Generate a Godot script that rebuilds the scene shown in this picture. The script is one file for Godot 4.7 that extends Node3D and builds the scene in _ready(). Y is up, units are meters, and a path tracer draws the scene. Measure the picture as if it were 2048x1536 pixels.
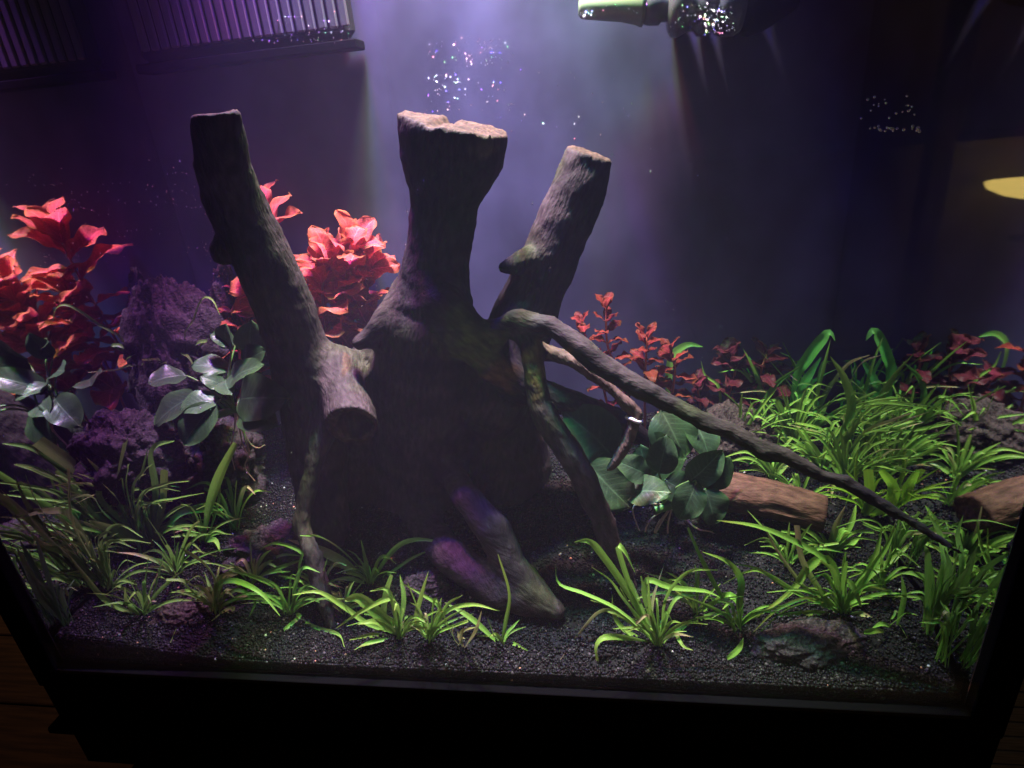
extends Node3D
# A planted aquarium seen from the front: driftwood, rocks, water plants, a lamp above the water.
# The tank stands with its front glass on z = 0, its inner width from x = -0.3 to 0.3, its inner depth to z = -DEEP; y = 0 is its floor.

const DEEP := 0.268
const F := 1200.0
const EYE := Vector3(0.0978, 0.3315, 0.2756)
const TURN := Vector3(-0.4052, 0.1654, -0.0941)

var eye_basis: Basis
var rng := RandomNumberGenerator.new()
var soft := FastNoiseLite.new()
var fine := FastNoiseLite.new()
var taken := {}
var M := {}


# ------------------------------------------------------------------ helpers

func numbered(called: String) -> String:
	if not taken.has(called):
		taken[called] = 0
		return called
	taken[called] += 1
	return "%s_%03d" % [called, taken[called]]


func tag(o: Node3D, label: String, category: String, group := "", kind := "") -> Node3D:
	if label: o.set_meta("label", label)
	if category: o.set_meta("category", category)
	if group: o.set_meta("group", group)
	if kind: o.set_meta("kind", kind)
	return o


func thing(called: String, label: String, category: String, where := Vector3.ZERO, group := "") -> Node3D:
	var o := Node3D.new()
	o.name = numbered(called)
	add_child(o)
	o.position = where
	tag(o, label, category, group)
	return o


func put(called: String, mesh: Mesh, m: Material, parent: Node3D = null) -> MeshInstance3D:
	var o := MeshInstance3D.new()
	o.mesh = mesh
	o.material_override = null
	for i in mesh.get_surface_count():
		o.set_surface_override_material(i, m)
	if parent == null:
		o.name = numbered(called)
		add_child(o)
	else:
		o.name = called
		parent.add_child(o, true)
	return o


func ray(px: float, py: float) -> Vector3:
	return eye_basis * Vector3((px - 1024.0) / F, -(py - 768.0) / F, -1.0)


func at(px: float, py: float, z: float) -> Vector3:
	var d := ray(px, py)
	var p := EYE + d * ((z - EYE.z) / d.z)
	if absf(p.x) > 0.296:     # nothing stands beyond the side panes
		p = EYE + d * ((0.296 * signf(p.x) - EYE.x) / d.x)
		p.z = minf(p.z, -0.004)
	return p


func pixel(p: Vector3) -> float:   # pixels per metre at that place
	return F / -(eye_basis.inverse() * (p - EYE)).z


func ground(x: float, z: float) -> float:
	var y := 0.007 + 0.19 * -z
	y += 0.016 * smoothstep(-0.15, -0.3, x) * smoothstep(0.12, 0.0, -z)
	y += 0.010 * soft.get_noise_2d(x * 6.0, z * 6.0) * smoothstep(0.0, 0.03, -z)
	y += 0.016 * exp(-(pow(x - 0.20, 2) + pow(z + 0.20, 2)) / 0.003)
	return y


func foot(px: float, py: float) -> Vector3:    # where that line of sight meets the ground
	var d := ray(px, py)
	var t := 0.2
	var p := EYE
	while t < 1.2:
		p = EYE + d * t
		if absf(p.x) > 0.294 or p.z < -DEEP + 0.004 or p.y < ground(p.x, p.z):
			break
		t += 0.001
	p.x = clampf(p.x, -0.294, 0.294)
	p.z = clampf(p.z, -DEEP + 0.004, -0.006)
	p.y = ground(p.x, p.z)
	return p


class Shape:
	var v := PackedVector3Array()
	var n := PackedVector3Array()
	var uv := PackedVector2Array()
	var c := PackedColorArray()
	var i := PackedInt32Array()
	func grid(points: Array, normals: Array, uvs: Array, colors: Array, rows: int, cols: int) -> void:
		var first := v.size()
		for k in points.size():
			v.append(points[k]); n.append(normals[k]); uv.append(uvs[k]); c.append(colors[k] if colors.size() else Color.WHITE)
		for a in rows - 1:
			for b in cols - 1:
				var p := first + a * cols + b
				for t in [[p, p + 1, p + cols], [p + 1, p + cols + 1, p + cols]]:
					var g := (v[t[1]] - v[t[0]]).cross(v[t[2]] - v[t[0]])
					if g.dot(n[t[0]] + n[t[1]] + n[t[2]]) > 0.0: i.append_array([t[0], t[2], t[1]])
					else: i.append_array(t)
	func mesh() -> ArrayMesh:
		var arr := []
		arr.resize(Mesh.ARRAY_MAX)
		arr[Mesh.ARRAY_VERTEX] = v; arr[Mesh.ARRAY_NORMAL] = n; arr[Mesh.ARRAY_TEX_UV] = uv; arr[Mesh.ARRAY_COLOR] = c; arr[Mesh.ARRAY_INDEX] = i
		var m := ArrayMesh.new()
		m.add_surface_from_arrays(Mesh.PRIMITIVE_TRIANGLES, arr)
		return m


func spline(p: Array, t: float) -> Vector3:
	var n := p.size() - 1
	var s := clampf(t, 0.0, 1.0) * n
	var k := mini(int(s), n - 1)
	var f := s - k
	var p1: Vector3 = p[k]
	var p2: Vector3 = p[k + 1]
	var p0: Vector3 = p[k - 1] if k > 0 else p1 * 2.0 - p2
	var p3: Vector3 = p[k + 2] if k + 2 <= n else p2 * 2.0 - p1
	return p1.cubic_interpolate(p2, p0, p3, f)


func grid_normals(pts: Array, rows: int, cols: int) -> Array:
	var out := []
	for a in rows:
		for b in cols:
			var u: Vector3 = pts[a * cols + mini(b + 1, cols - 1)] - pts[a * cols + maxi(b - 1, 0)]
			var w: Vector3 = pts[mini(a + 1, rows - 1) * cols + b] - pts[maxi(a - 1, 0) * cols + b]
			var nn := w.cross(u)
			out.append(nn.normalized() if nn.length() > 1e-12 else Vector3.UP)
	return out


func tube(sh: Shape, pts: Array, r0: float, r1: float, sides := 7, rows := 14) -> void:
	var P := []; var N := []; var U := []
	var side := Vector3.RIGHT
	for a in rows:
		var t := float(a) / (rows - 1)
		var p := spline(pts, t)
		var d := (spline(pts, t + 0.02) - spline(pts, t - 0.02)).normalized()
		side = (side - d * side.dot(d)).normalized() if absf(side.dot(d)) < 0.98 else d.cross(Vector3.UP).normalized()
		var up := d.cross(side)
		for b in sides + 1:
			var q := TAU * b / sides
			var nn := side * cos(q) + up * sin(q)
			P.append(p + nn * lerpf(r0, r1, t)); N.append(nn); U.append(Vector2(float(b) / sides, t * 4.0))
	sh.grid(P, N, U, [], rows, sides + 1)


func ribbon(pts: Array, width: float, facing: Vector3, tip: float, base_tone: Color, tip_tone: Color, rows := 16) -> ArrayMesh:
	# a strap leaf along pts; tip 0 = long point, 1 = cut square
	var sh := Shape.new()
	var P := []; var U := []; var C := []
	var roll := rng.randf_range(-0.5, 0.5)
	var ripple := rng.randf_range(0.0, 6.0)
	for a in rows:
		var t := float(a) / (rows - 1)
		var p := spline(pts, t)
		var d := (spline(pts, t + 0.02) - spline(pts, t - 0.02)).normalized()
		var side := d.cross(facing.rotated(d, roll * t))
		side = side.normalized() if side.length() > 0.05 else d.cross(Vector3.RIGHT).normalized()
		var up := side.cross(d)
		var w := width * 0.5 * (0.35 + 0.65 * smoothstep(0.0, 0.35, t))
		var e := clampf((1.0 - t) / 0.42, 0.0, 1.0)
		w *= lerpf(pow(e, 0.7), 1.0, tip)
		if tip < 0.5: w = maxf(w, 0.00015)
		var wave := sin(t * 9.0 + ripple) * 0.06 * width
		for b in 5:
			var s := (b - 2) * 0.5
			P.append(p + side * s * w + up * (absf(s) * w * 0.35 + wave * s))
			U.append(Vector2(s * 0.5 + 0.5, t))
			C.append(base_tone.lerp(tip_tone, smoothstep(0.1, 1.0, t)))
	sh.grid(P, grid_normals(P, rows, 5), U, C, rows, 5)
	return sh.mesh()


func broad_leaf(base: Vector3, tip: Vector3, width: float, face: Vector3, tone: Color, edge: Color, how := {}) -> ArrayMesh:
	# an oval leaf from its base to its tip; face = the way its upper side looks
	var rows := 15
	var cols := 9
	var long := tip - base
	var d0 := long.normalized()
	var side := d0.cross(face).normalized()
	var up := side.cross(d0)
	var droop: float = how.get("droop", 0.12) * long.length()
	var fold: float = how.get("fold", 0.25)
	var wavy: float = how.get("wavy", 0.03)
	var full: float = how.get("full", 0.42)
	var point: float = how.get("point", 0.75)
	var twist: float = how.get("twist", 0.0)
	var ph := rng.randf() * TAU
	var P := []; var U := []; var C := []
	for a in rows:
		var t := float(a) / (rows - 1)
		var w := width * 0.5 * pow(sin(PI * pow(t, log(0.5) / log(full))), point)
		w = maxf(w, 0.0002)
		var mid := base + long * t + up * (droop * (1.0 - pow(2.0 * t - 0.9, 2.0)) )
		var s2 := side.rotated(d0, twist * t)
		var u2 := up.rotated(d0, twist * t)
		for b in cols:
			var s := (b - (cols - 1) * 0.5) / ((cols - 1) * 0.5)
			var ruffle := sin(t * 13.0 + ph + s * 1.4) * wavy * width * s * s + soft.get_noise_3d(mid.x * 60.0 + ph * 10.0, t * 3.0, s * 2.0) * wavy * width * 0.8
			P.append(mid + s2 * s * w * (1.0 - 0.1 * fold) + u2 * (absf(s) * w * fold + ruffle))
			U.append(Vector2(s * 0.5 + 0.5, t))
			C.append(tone.lerp(edge, clampf(pow(absf(s), 3.0) * 0.6 + pow(t, 6.0) * 0.5, 0.0, 1.0)))
	var sh := Shape.new()
	sh.grid(P, grid_normals(P, rows, cols), U, C, rows, cols)
	return sh.mesh()


func box_mesh(size: Vector3, bevel := 0.002) -> ArrayMesh:
	# a box with chamfered edges
	var st := SurfaceTool.new()
	st.begin(Mesh.PRIMITIVE_TRIANGLES)
	var h := size * 0.5
	var k := minf(bevel, minf(h.x, minf(h.y, h.z)) * 0.9)
	var tri := func(a: Vector3, b: Vector3, c: Vector3) -> void:
		var nn := (b - a).cross(c - a)
		if nn.dot(a + b + c) > 0.0:
			var s := b; b = c; c = s; nn = -nn
		for q in [a, b, c]:
			st.set_normal(-nn.normalized()); st.add_vertex(q)
	for ax in 3:
		var u := (ax + 1) % 3
		var w := (ax + 2) % 3
		for s in [-1.0, 1.0]:
			var q := []
			for e in [[-1, -1], [1, -1], [1, 1], [-1, 1]]:
				var p := Vector3()
				p[ax] = h[ax] * s; p[u] = (h[u] - k) * e[0]; p[w] = (h[w] - k) * e[1]
				q.append(p)
			tri.call(q[0], q[1], q[2]); tri.call(q[0], q[2], q[3])
			for s2 in [-1.0, 1.0]:
				var r := []
				for e in [-1.0, 1.0]:
					var p := Vector3(); p[ax] = h[ax] * s; p[u] = (h[u] - k) * s2; p[w] = (h[w] - k) * e; r.append(p)
				for e in [1.0, -1.0]:
					var p := Vector3(); p[ax] = (h[ax] - k) * s; p[u] = h[u] * s2; p[w] = (h[w] - k) * e; r.append(p)
				tri.call(r[0], r[1], r[2]); tri.call(r[0], r[2], r[3])
	for sx in [-1.0, 1.0]:
		for sy in [-1.0, 1.0]:
			for sz in [-1.0, 1.0]:
				tri.call(Vector3(h.x * sx, (h.y - k) * sy, (h.z - k) * sz), Vector3((h.x - k) * sx, h.y * sy, (h.z - k) * sz), Vector3((h.x - k) * sx, (h.y - k) * sy, h.z * sz))
	return st.commit()


func block(called: String, size: Vector3, where: Vector3, m: Material, parent: Node3D, bevel := 0.002) -> MeshInstance3D:
	var o := put(called, box_mesh(size, bevel), m, parent)
	o.position = where
	return o


func lathe(profile: Array, sides := 28) -> ArrayMesh:
	# profile: Vector2(radius, along x)
	var sh := Shape.new()
	var P := []; var U := []
	for p in profile:
		for b in sides + 1:
			var q := TAU * b / sides
			P.append(Vector3(p.y, cos(q) * p.x, sin(q) * p.x)); U.append(Vector2(float(b) / sides, p.y * 20.0))
	sh.grid(P, grid_normals(P, profile.size(), sides + 1), U, [], profile.size(), sides + 1)
	return sh.mesh()


func rock_mesh(size: Vector3, s: int, rough: float, pits: float, peak := 0.0) -> ArrayMesh:
	var rows := 64
	var cols := 97
	var ns := FastNoiseLite.new()
	ns.seed = s; ns.frequency = 1.0; ns.fractal_octaves = 3
	var cell := FastNoiseLite.new()
	cell.seed = s + 5; cell.noise_type = FastNoiseLite.TYPE_CELLULAR; cell.frequency = 5.5; cell.cellular_return_type = FastNoiseLite.RETURN_DISTANCE
	var P := []; var U := []; var C := []
	for a in rows:
		var th := PI * a / (rows - 1)
		for b in cols:
			var ph := TAU * (b % (cols - 1)) / (cols - 1)
			var d := Vector3(sin(th) * cos(ph), cos(th), sin(th) * sin(ph))
			var r := 1.0 + rough * ns.get_noise_3dv(d * 1.3) + rough * 0.35 * ns.get_noise_3dv(d * 5.0)
			var pit := clampf(0.42 - (cell.get_noise_3dv(d) + 1.0) * 0.9, 0.0, 1.0)
			r += 0.05 * ns.get_noise_3dv(d * 17.0) * (0.3 + pits) - pits * 0.3 * pit
			var q := d * r
			if peak > 0.0:
				var up := clampf((q.y + 1.0) * 0.5, 0.0, 1.0)
				q.x *= lerpf(1.25, 1.0 - peak, up); q.z *= lerpf(1.25, 1.0 - peak, up)
			P.append(q * size)
			U.append(Vector2(float(b) / cols, float(a) / rows))
			var g := 0.75 + 0.5 * ns.get_noise_3dv(d * 3.0 + Vector3(7, 0, 0)) + rng.randf_range(-0.1, 0.1)
			C.append(Color(g, g * (0.97 + 0.06 * ns.get_noise_3dv(d * 2.0)), g))
	var sh := Shape.new()
	var N := grid_normals(P, rows, cols)
	for k in N.size():      # outward, and closed at the seam
		if N[k].dot(P[k]) < 0.0: N[k] = -N[k]
	for a in rows:
		var m: Vector3 = (N[a * cols] + N[a * cols + cols - 1]).normalized()
		N[a * cols] = m; N[a * cols + cols - 1] = m
	sh.grid(P, N, U, C, rows, cols)
	return sh.mesh()


func noise_tex(size: int, freq: float, low: Color, high: Color, octaves := 4, kind := FastNoiseLite.TYPE_SIMPLEX_SMOOTH, s := 1, normal := 0.0) -> NoiseTexture2D:
	var n := FastNoiseLite.new()
	n.noise_type = kind; n.frequency = freq; n.fractal_octaves = octaves; n.seed = s
	var t := NoiseTexture2D.new()
	t.width = size; t.height = size; t.seamless = true; t.noise = n
	if normal > 0.0:
		t.as_normal_map = true; t.bump_strength = normal
	else:
		var g := Gradient.new()
		g.set_color(0, low); g.set_color(1, high)
		t.color_ramp = g
	return t


func plain(c: Color, rough: float, spec := 0.5) -> StandardMaterial3D:
	var m := StandardMaterial3D.new()
	m.albedo_color = c.linear_to_srgb(); m.roughness = rough; m.metallic_specular = spec
	return m


func vein_image(strength: float, count: float, slant: float, speck: float) -> ImageTexture:
	var im := Image.create(96, 192, false, Image.FORMAT_RGB8)
	for y in 192:
		for x in 96:
			var s := absf(x - 47.5) / 47.5
			var t := y / 191.0
			var mid := exp(-pow(s / 0.045, 2.0))
			var f := fposmod((t - s * slant) * count, 1.0)
			var lat := exp(-pow((f - 0.5) / 0.10, 2.0)) * (1.0 - s * 0.7) * 0.55
			var k := 0.98 - strength + strength * maxf(mid, lat) + speck * fine.get_noise_2d(x * 3.0, y * 3.0)
			k = clampf(k, 0.0, 1.0)
			im.set_pixel(x, y, Color(k, k, k))
	return ImageTexture.create_from_image(im)


func leaf_material(vein: Texture2D, rough: float, through: float, spec := 0.5) -> StandardMaterial3D:
	var m := StandardMaterial3D.new()
	m.vertex_color_use_as_albedo = true
	m.albedo_texture = vein
	m.roughness = rough; m.metallic_specular = spec
	m.cull_mode = BaseMaterial3D.CULL_DISABLED
	m.backlight_enabled = through > 0.0
	m.backlight = Color(through, through, through)
	m.heightmap_enabled = true; m.heightmap_texture = vein; m.heightmap_scale = 0.04
	return m


# ------------------------------------------------------------------ the scene

func _ready() -> void:
	rng.seed = 11
	soft.seed = 3; soft.frequency = 1.0; soft.fractal_octaves = 3
	fine.seed = 9; fine.frequency = 0.05
	eye_basis = Basis.from_euler(TURN)
	# camera
	var cam := Camera3D.new()
	cam.name = "camera"
	add_child(cam)
	cam.transform = Transform3D(eye_basis, EYE)
	cam.keep_aspect = Camera3D.KEEP_HEIGHT
	cam.fov = rad_to_deg(2.0 * atan(768.0 / F))
	cam.near = 0.01; cam.far = 20.0; cam.current = true
	# surroundings: a dark room at night
	var env := Environment.new()
	env.background_mode = Environment.BG_COLOR
	env.background_color = Color(0.13, 0.115, 0.12)
	env.tonemap_mode = Environment.TONE_MAPPER_LINEAR
	env.tonemap_exposure = 1.0
	env.volumetric_fog_enabled = true; env.volumetric_fog_density = 0.0
	env.sdfgi_enabled = true; env.ssao_enabled = true; env.ssil_enabled = true
	var we := WorldEnvironment.new()
	we.name = "surroundings"; we.environment = env
	add_child(we)
	materials()
	lamp()
	room()
	tank()
	substrate()
	driftwood()
	rocks()
	logs()
	equipment()
	broad_plants()
	red_plants()
	grasses()
	bubbles()


func materials() -> void:
	var wood := StandardMaterial3D.new()
	wood.vertex_color_use_as_albedo = true
	wood.roughness = 0.75; wood.metallic_specular = 0.2
	wood.albedo_texture = noise_tex(512, 0.012, Color(0.5, 0.47, 0.45), Color(1, 1, 1), 5)
	wood.uv1_triplanar = true; wood.uv1_scale = Vector3(34, 11, 34)
	wood.heightmap_enabled = true; wood.heightmap_scale = 0.09
	wood.heightmap_texture = noise_tex(512, 0.02, Color.BLACK, Color.WHITE, 5, FastNoiseLite.TYPE_SIMPLEX_SMOOTH, 4)
	M.wood = wood
	var rock := StandardMaterial3D.new()
	rock.vertex_color_use_as_albedo = true
	rock.metallic_specular = 0.2
	rock.albedo_color = Color(0.062, 0.052, 0.054).linear_to_srgb()
	rock.roughness = 0.7
	rock.albedo_texture = noise_tex(512, 0.05, Color(0.3, 0.27, 0.27), Color(1, 0.98, 0.97), 4, FastNoiseLite.TYPE_SIMPLEX, 8)
	rock.uv1_triplanar = true; rock.uv1_scale = Vector3.ONE * 14.0
	rock.heightmap_enabled = true; rock.heightmap_scale = 0.14
	rock.heightmap_texture = noise_tex(512, 0.05, Color.BLACK, Color.WHITE, 3, FastNoiseLite.TYPE_CELLULAR, 8)
	M.rock = rock
	var grit: StandardMaterial3D = rock.duplicate()
	grit.albedo_color = Color(0.065, 0.048, 0.040).linear_to_srgb()
	M.brown_rock = grit
	var soil := plain(Color(0.006, 0.0055, 0.006), 0.6, 0.15)
	soil.albedo_texture = noise_tex(512, 0.06, Color(0.35, 0.35, 0.35), Color(1, 1, 1), 3, FastNoiseLite.TYPE_SIMPLEX, 12)
	soil.uv1_triplanar = true; soil.uv1_scale = Vector3.ONE * 12.0
	M.soil = soil
	var grain := plain(Color(1, 1, 1), 0.42, 0.2)
	grain.vertex_color_use_as_albedo = true
	M.grain = grain
	var trim := plain(Color(0.0025, 0.0025, 0.003), 0.95, 0.08)
	M.black = trim
	M.dark_plastic = plain(Color(0.012, 0.012, 0.014), 0.5, 0.2)
	var clear := StandardMaterial3D.new()
	clear.transparency = BaseMaterial3D.TRANSPARENCY_ALPHA
	clear.albedo_color = Color(1, 1, 1, 0.02); clear.roughness = 0.02
	M.glass = clear
	var mirror := StandardMaterial3D.new()      # a side pane met from inside the water at a low angle: light cannot leave, so it reflects
	mirror.albedo_color = Color(0.64, 0.66, 0.68).linear_to_srgb(); mirror.metallic = 1.0; mirror.roughness = 0.03
	M.side = mirror
	M.back = plain(Color(0.082, 0.072, 0.150), 0.7, 0.2)
	M.back.albedo_texture = noise_tex(512, 0.008, Color(0.62, 0.62, 0.62), Color(1, 1, 1), 5, FastNoiseLite.TYPE_SIMPLEX_SMOOTH, 31)
	M.back.uv1_triplanar = true; M.back.uv1_scale = Vector3(2.2, 1.6, 2.2)
	M.anubias = leaf_material(vein_image(0.30, 9.0, 0.25, 0.10), 0.36, 0.2, 0.25)
	M.red = leaf_material(vein_image(0.26, 8.0, 0.3, 0.22), 0.4, 1.1, 0.2)
	M.blade = leaf_material(vein_image(0.10, 1.0, 0.0, 0.08), 0.38, 0.8, 0.2)
	var stem := plain(Color(1, 1, 1), 0.5); stem.vertex_color_use_as_albedo = true
	M.stem_red = plain(Color(0.30, 0.07, 0.04), 0.5)
	M.stem_green = plain(Color(0.07, 0.14, 0.03), 0.5)
	M.root = plain(Color(0.35, 0.22, 0.18), 0.6)
	var shine := plain(Color(0.9, 0.9, 0.92), 0.08); shine.metallic = 1.0
	M.bubble = shine
	var boards := StandardMaterial3D.new()
	boards.albedo_color = Color(0.42, 0.17, 0.045).linear_to_srgb(); boards.roughness = 0.45
	boards.albedo_texture = noise_tex(512, 0.012, Color(0.55, 0.5, 0.45), Color(1, 1, 1), 5, FastNoiseLite.TYPE_SIMPLEX_SMOOTH, 21)
	boards.uv1_triplanar = true; boards.uv1_scale = Vector3(0.9, 4.0, 14.0)
	M.boards = boards
	var slat := StandardMaterial3D.new()
	slat.albedo_color = Color(0.30, 0.32, 0.40).linear_to_srgb(); slat.roughness = 0.6
	slat.albedo_texture = noise_tex(512, 0.015, Color(0.6, 0.6, 0.6), Color(1, 1, 1), 4, FastNoiseLite.TYPE_SIMPLEX_SMOOTH, 25)
	slat.uv1_triplanar = true; slat.uv1_scale = Vector3(2.0, 40.0, 2.0)
	M.slat = slat


func beam(color: Color, energy: float, where: Vector3, aim: Vector3, angle: float, size: float) -> void:
	var l := SpotLight3D.new()
	l.name = "beam"
	add_child(l, true)
	l.look_at_from_position(where, aim, Vector3.BACK)
	l.light_color = color; l.light_energy = energy; l.spot_angle = angle; l.spot_angle_attenuation = 0.5
	l.spot_range = 4.0; l.spot_attenuation = 2.0; l.light_size = size; l.shadow_enabled = true


func lamp() -> void:
	# the aquarium lamp above the water: a bar with separate coloured chips
	var y := 0.80
	var o := thing("aquarium_lamp", "slim black aquarium lamp hanging above the water with coloured chips", "lamp", Vector3(-0.008, y, -0.212))
	block("housing", Vector3(0.36, 0.018, 0.09), Vector3(0, 0.012, 0), M.dark_plastic, o)
	var chips := [   # across, along, colour, energy
		[-0.092, 0.012, Color(0.50, 0.20, 1.0), 0.60], [-0.070, -0.012, Color(1.0, 0.58, 0.55), 0.90], [-0.046, 0.012, Color(0.24, 0.18, 1.0), 0.60], [-0.022, -0.012, Color(0.96, 0.95, 1.0), 1.15],
		[0.004, 0.012, Color(0.20, 1.0, 0.30), 0.55], [0.028, -0.012, Color(1.0, 0.30, 0.35), 0.60], [0.052, 0.012, Color(0.34, 1.0, 0.20), 0.50], [0.076, -0.012, Color(1.0, 0.94, 0.86), 1.0], [0.098, 0.012, Color(0.20, 0.12, 1.0), 0.55],
	]
	for c in chips:
		var m := plain(Color(0.5, 0.5, 0.5), 0.3)
		m.emission_enabled = true; m.emission = c[2]; m.emission_energy_multiplier = 3.0
		var disc := CylinderMesh.new()
		disc.top_radius = 0.006; disc.bottom_radius = 0.006; disc.height = 0.002; disc.radial_segments = 20; disc.rings = 1
		var e := put("lamp_chip", disc, m, o)
		e.position = Vector3(c[0], 0.001, c[1])
		var p: Vector3 = o.position + e.position + Vector3(0, -0.004, 0)
		beam(c[2], c[3] * 1.5, p, p + Vector3(0.0, -1.0, 0.03), 24.5, 0.016)


func room() -> void:
	var fl := put("wooden_floor", box_mesh(Vector3(5, 0.03, 5)), M.black)
	fl.position = Vector3(0, -0.622, 0)
	tag(fl, "brown wooden floor beside the aquarium stand", "floor", "", "structure")
	var z := -2.4
	var k := 0
	while z < 0.6:
		for s in [-1, 1]:
			var pl := block("plank", Vector3(1.996, 0.006, 0.156), Vector3(s * 1.0 + (0.37 if k % 2 else -0.21) * 1.0, 0.018, z), M.boards, fl, 0.002)
			pl.position.x = s * 1.0 + (0.3 if k % 2 else -0.2)
		z += 0.16
		k += 1
	var cb := thing("side_cabinet", "dark grey-brown cabinet with fine horizontal grooves right of the aquarium", "cabinet", Vector3(0.72, -0.604, -0.45))
	block("carcass", Vector3(0.6, 0.52, 0.5), Vector3(0, 0.262, 0), M.black, cb)
	for i in 24:
		block("slat", Vector3(0.6, 0.0185, 0.004), Vector3(0, 0.02 + i * 0.021, 0.252), M.slat, cb, 0.001)
	var fl2 := thing("added_floor_lamp", "warm lamp added out of view left behind the aquarium to light the floor", "lamp", Vector3(-1.9, -0.6, -1.25))  # unseen lamp, added to light the floor left of the tank
	block("lamp_foot", Vector3(0.14, 0.02, 0.14), Vector3(0, 0.01, 0), M.black, fl2)
	block("lamp_pole", Vector3(0.02, 0.6, 0.02), Vector3(0, 0.3, 0), M.black, fl2)
	var shade := plain(Color(0.7, 0.6, 0.45), 0.6)
	shade.emission_enabled = true; shade.emission = Color(1.0, 0.7, 0.35); shade.emission_energy_multiplier = 1.5
	var sd2 := put("lamp_shade", lathe([Vector2(0.0, 0.0), Vector2(0.09, 0.0), Vector2(0.06, 0.16), Vector2(0.0, 0.16)], 24), shade, fl2)
	sd2.rotation.z = PI / 2
	sd2.position = Vector3(0, 0.6, 0)
	var fo := SpotLight3D.new()
	fo.name = "lamp_light"
	fl2.add_child(fo)
	fo.position = Vector3(0, 0.58, 0)
	fo.rotation = Vector3(-PI / 2, 0, 0)
	fo.light_color = Color(1.0, 0.72, 0.4); fo.light_energy = 0.30; fo.spot_angle = 62.0; fo.light_size = 0.06; fo.spot_range = 6.0; fo.spot_attenuation = 2.0; fo.shadow_enabled = true
	# what the front glass mirrors: the far wall of the room with a lamp on a low shelf
	var wall := put("room_wall", box_mesh(Vector3(4.0, 3.0, 0.05)), plain(Color(0.30, 0.22, 0.16), 0.9))
	wall.position = Vector3(1.2, 0.9, 2.6)
	tag(wall, "plain wall of the dark room facing the aquarium", "wall", "", "structure")
	var shelf := thing("low_shelf", "dark low shelf against the wall facing the aquarium", "shelf", Vector3(1.6, -0.6, 2.35))
	block("shelf_body", Vector3(2.2, 0.72, 0.4), Vector3(0, 0.36, 0), plain(Color(0.05, 0.04, 0.035), 0.6), shelf, 0.004)
	block("shelf_top", Vector3(2.24, 0.03, 0.44), Vector3(0, 0.736, 0), plain(Color(0.07, 0.05, 0.04), 0.5), shelf, 0.004)
	var post := put("door_post", box_mesh(Vector3(0.07, 2.6, 0.07), 0.004), plain(Color(0.03, 0.025, 0.025), 0.7))
	post.position = Vector3(1.215, 0.7, 2.02)
	tag(post, "dark upright post in front of the wall facing the aquarium", "post")
	var lp := thing("table_lamp", "small warm lamp with a shallow glowing bowl mirrored in the right of the glass", "lamp", Vector3(1.52, 0.0, 1.98))
	var glow := plain(Color(0.8, 0.7, 0.5), 0.4)
	glow.emission_enabled = true; glow.emission = Color(1.0, 0.86, 0.46); glow.emission_energy_multiplier = 6.5
	var prof := [Vector2(0.0, -0.035), Vector2(0.05, -0.033), Vector2(0.10, -0.022), Vector2(0.14, -0.002), Vector2(0.15, 0.016), Vector2(0.0, 0.018)]
	var bowl := put("lamp_bowl", lathe(prof, 36), glow, lp)
	bowl.rotation.z = PI / 2
	var st := put("lamp_stand", lathe([Vector2(0.0, 0.0), Vector2(0.012, 0.0), Vector2(0.012, 0.12), Vector2(0.05, 0.125), Vector2(0.05, 0.135), Vector2(0.0, 0.136)], 20), M.black, lp)
	st.rotation.z = -PI / 2
	st.position = Vector3(0, -0.036, 0)
	var om := OmniLight3D.new()
	om.name = "lamp_light"
	lp.add_child(om)
	om.position = Vector3(0, 0.0, -0.2)
	om.light_color = Color(1.0, 0.72, 0.36); om.light_energy = 0.05; om.light_size = 0.08; om.omni_range = 6.0; om.omni_attenuation = 2.0; om.shadow_enabled = true


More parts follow.
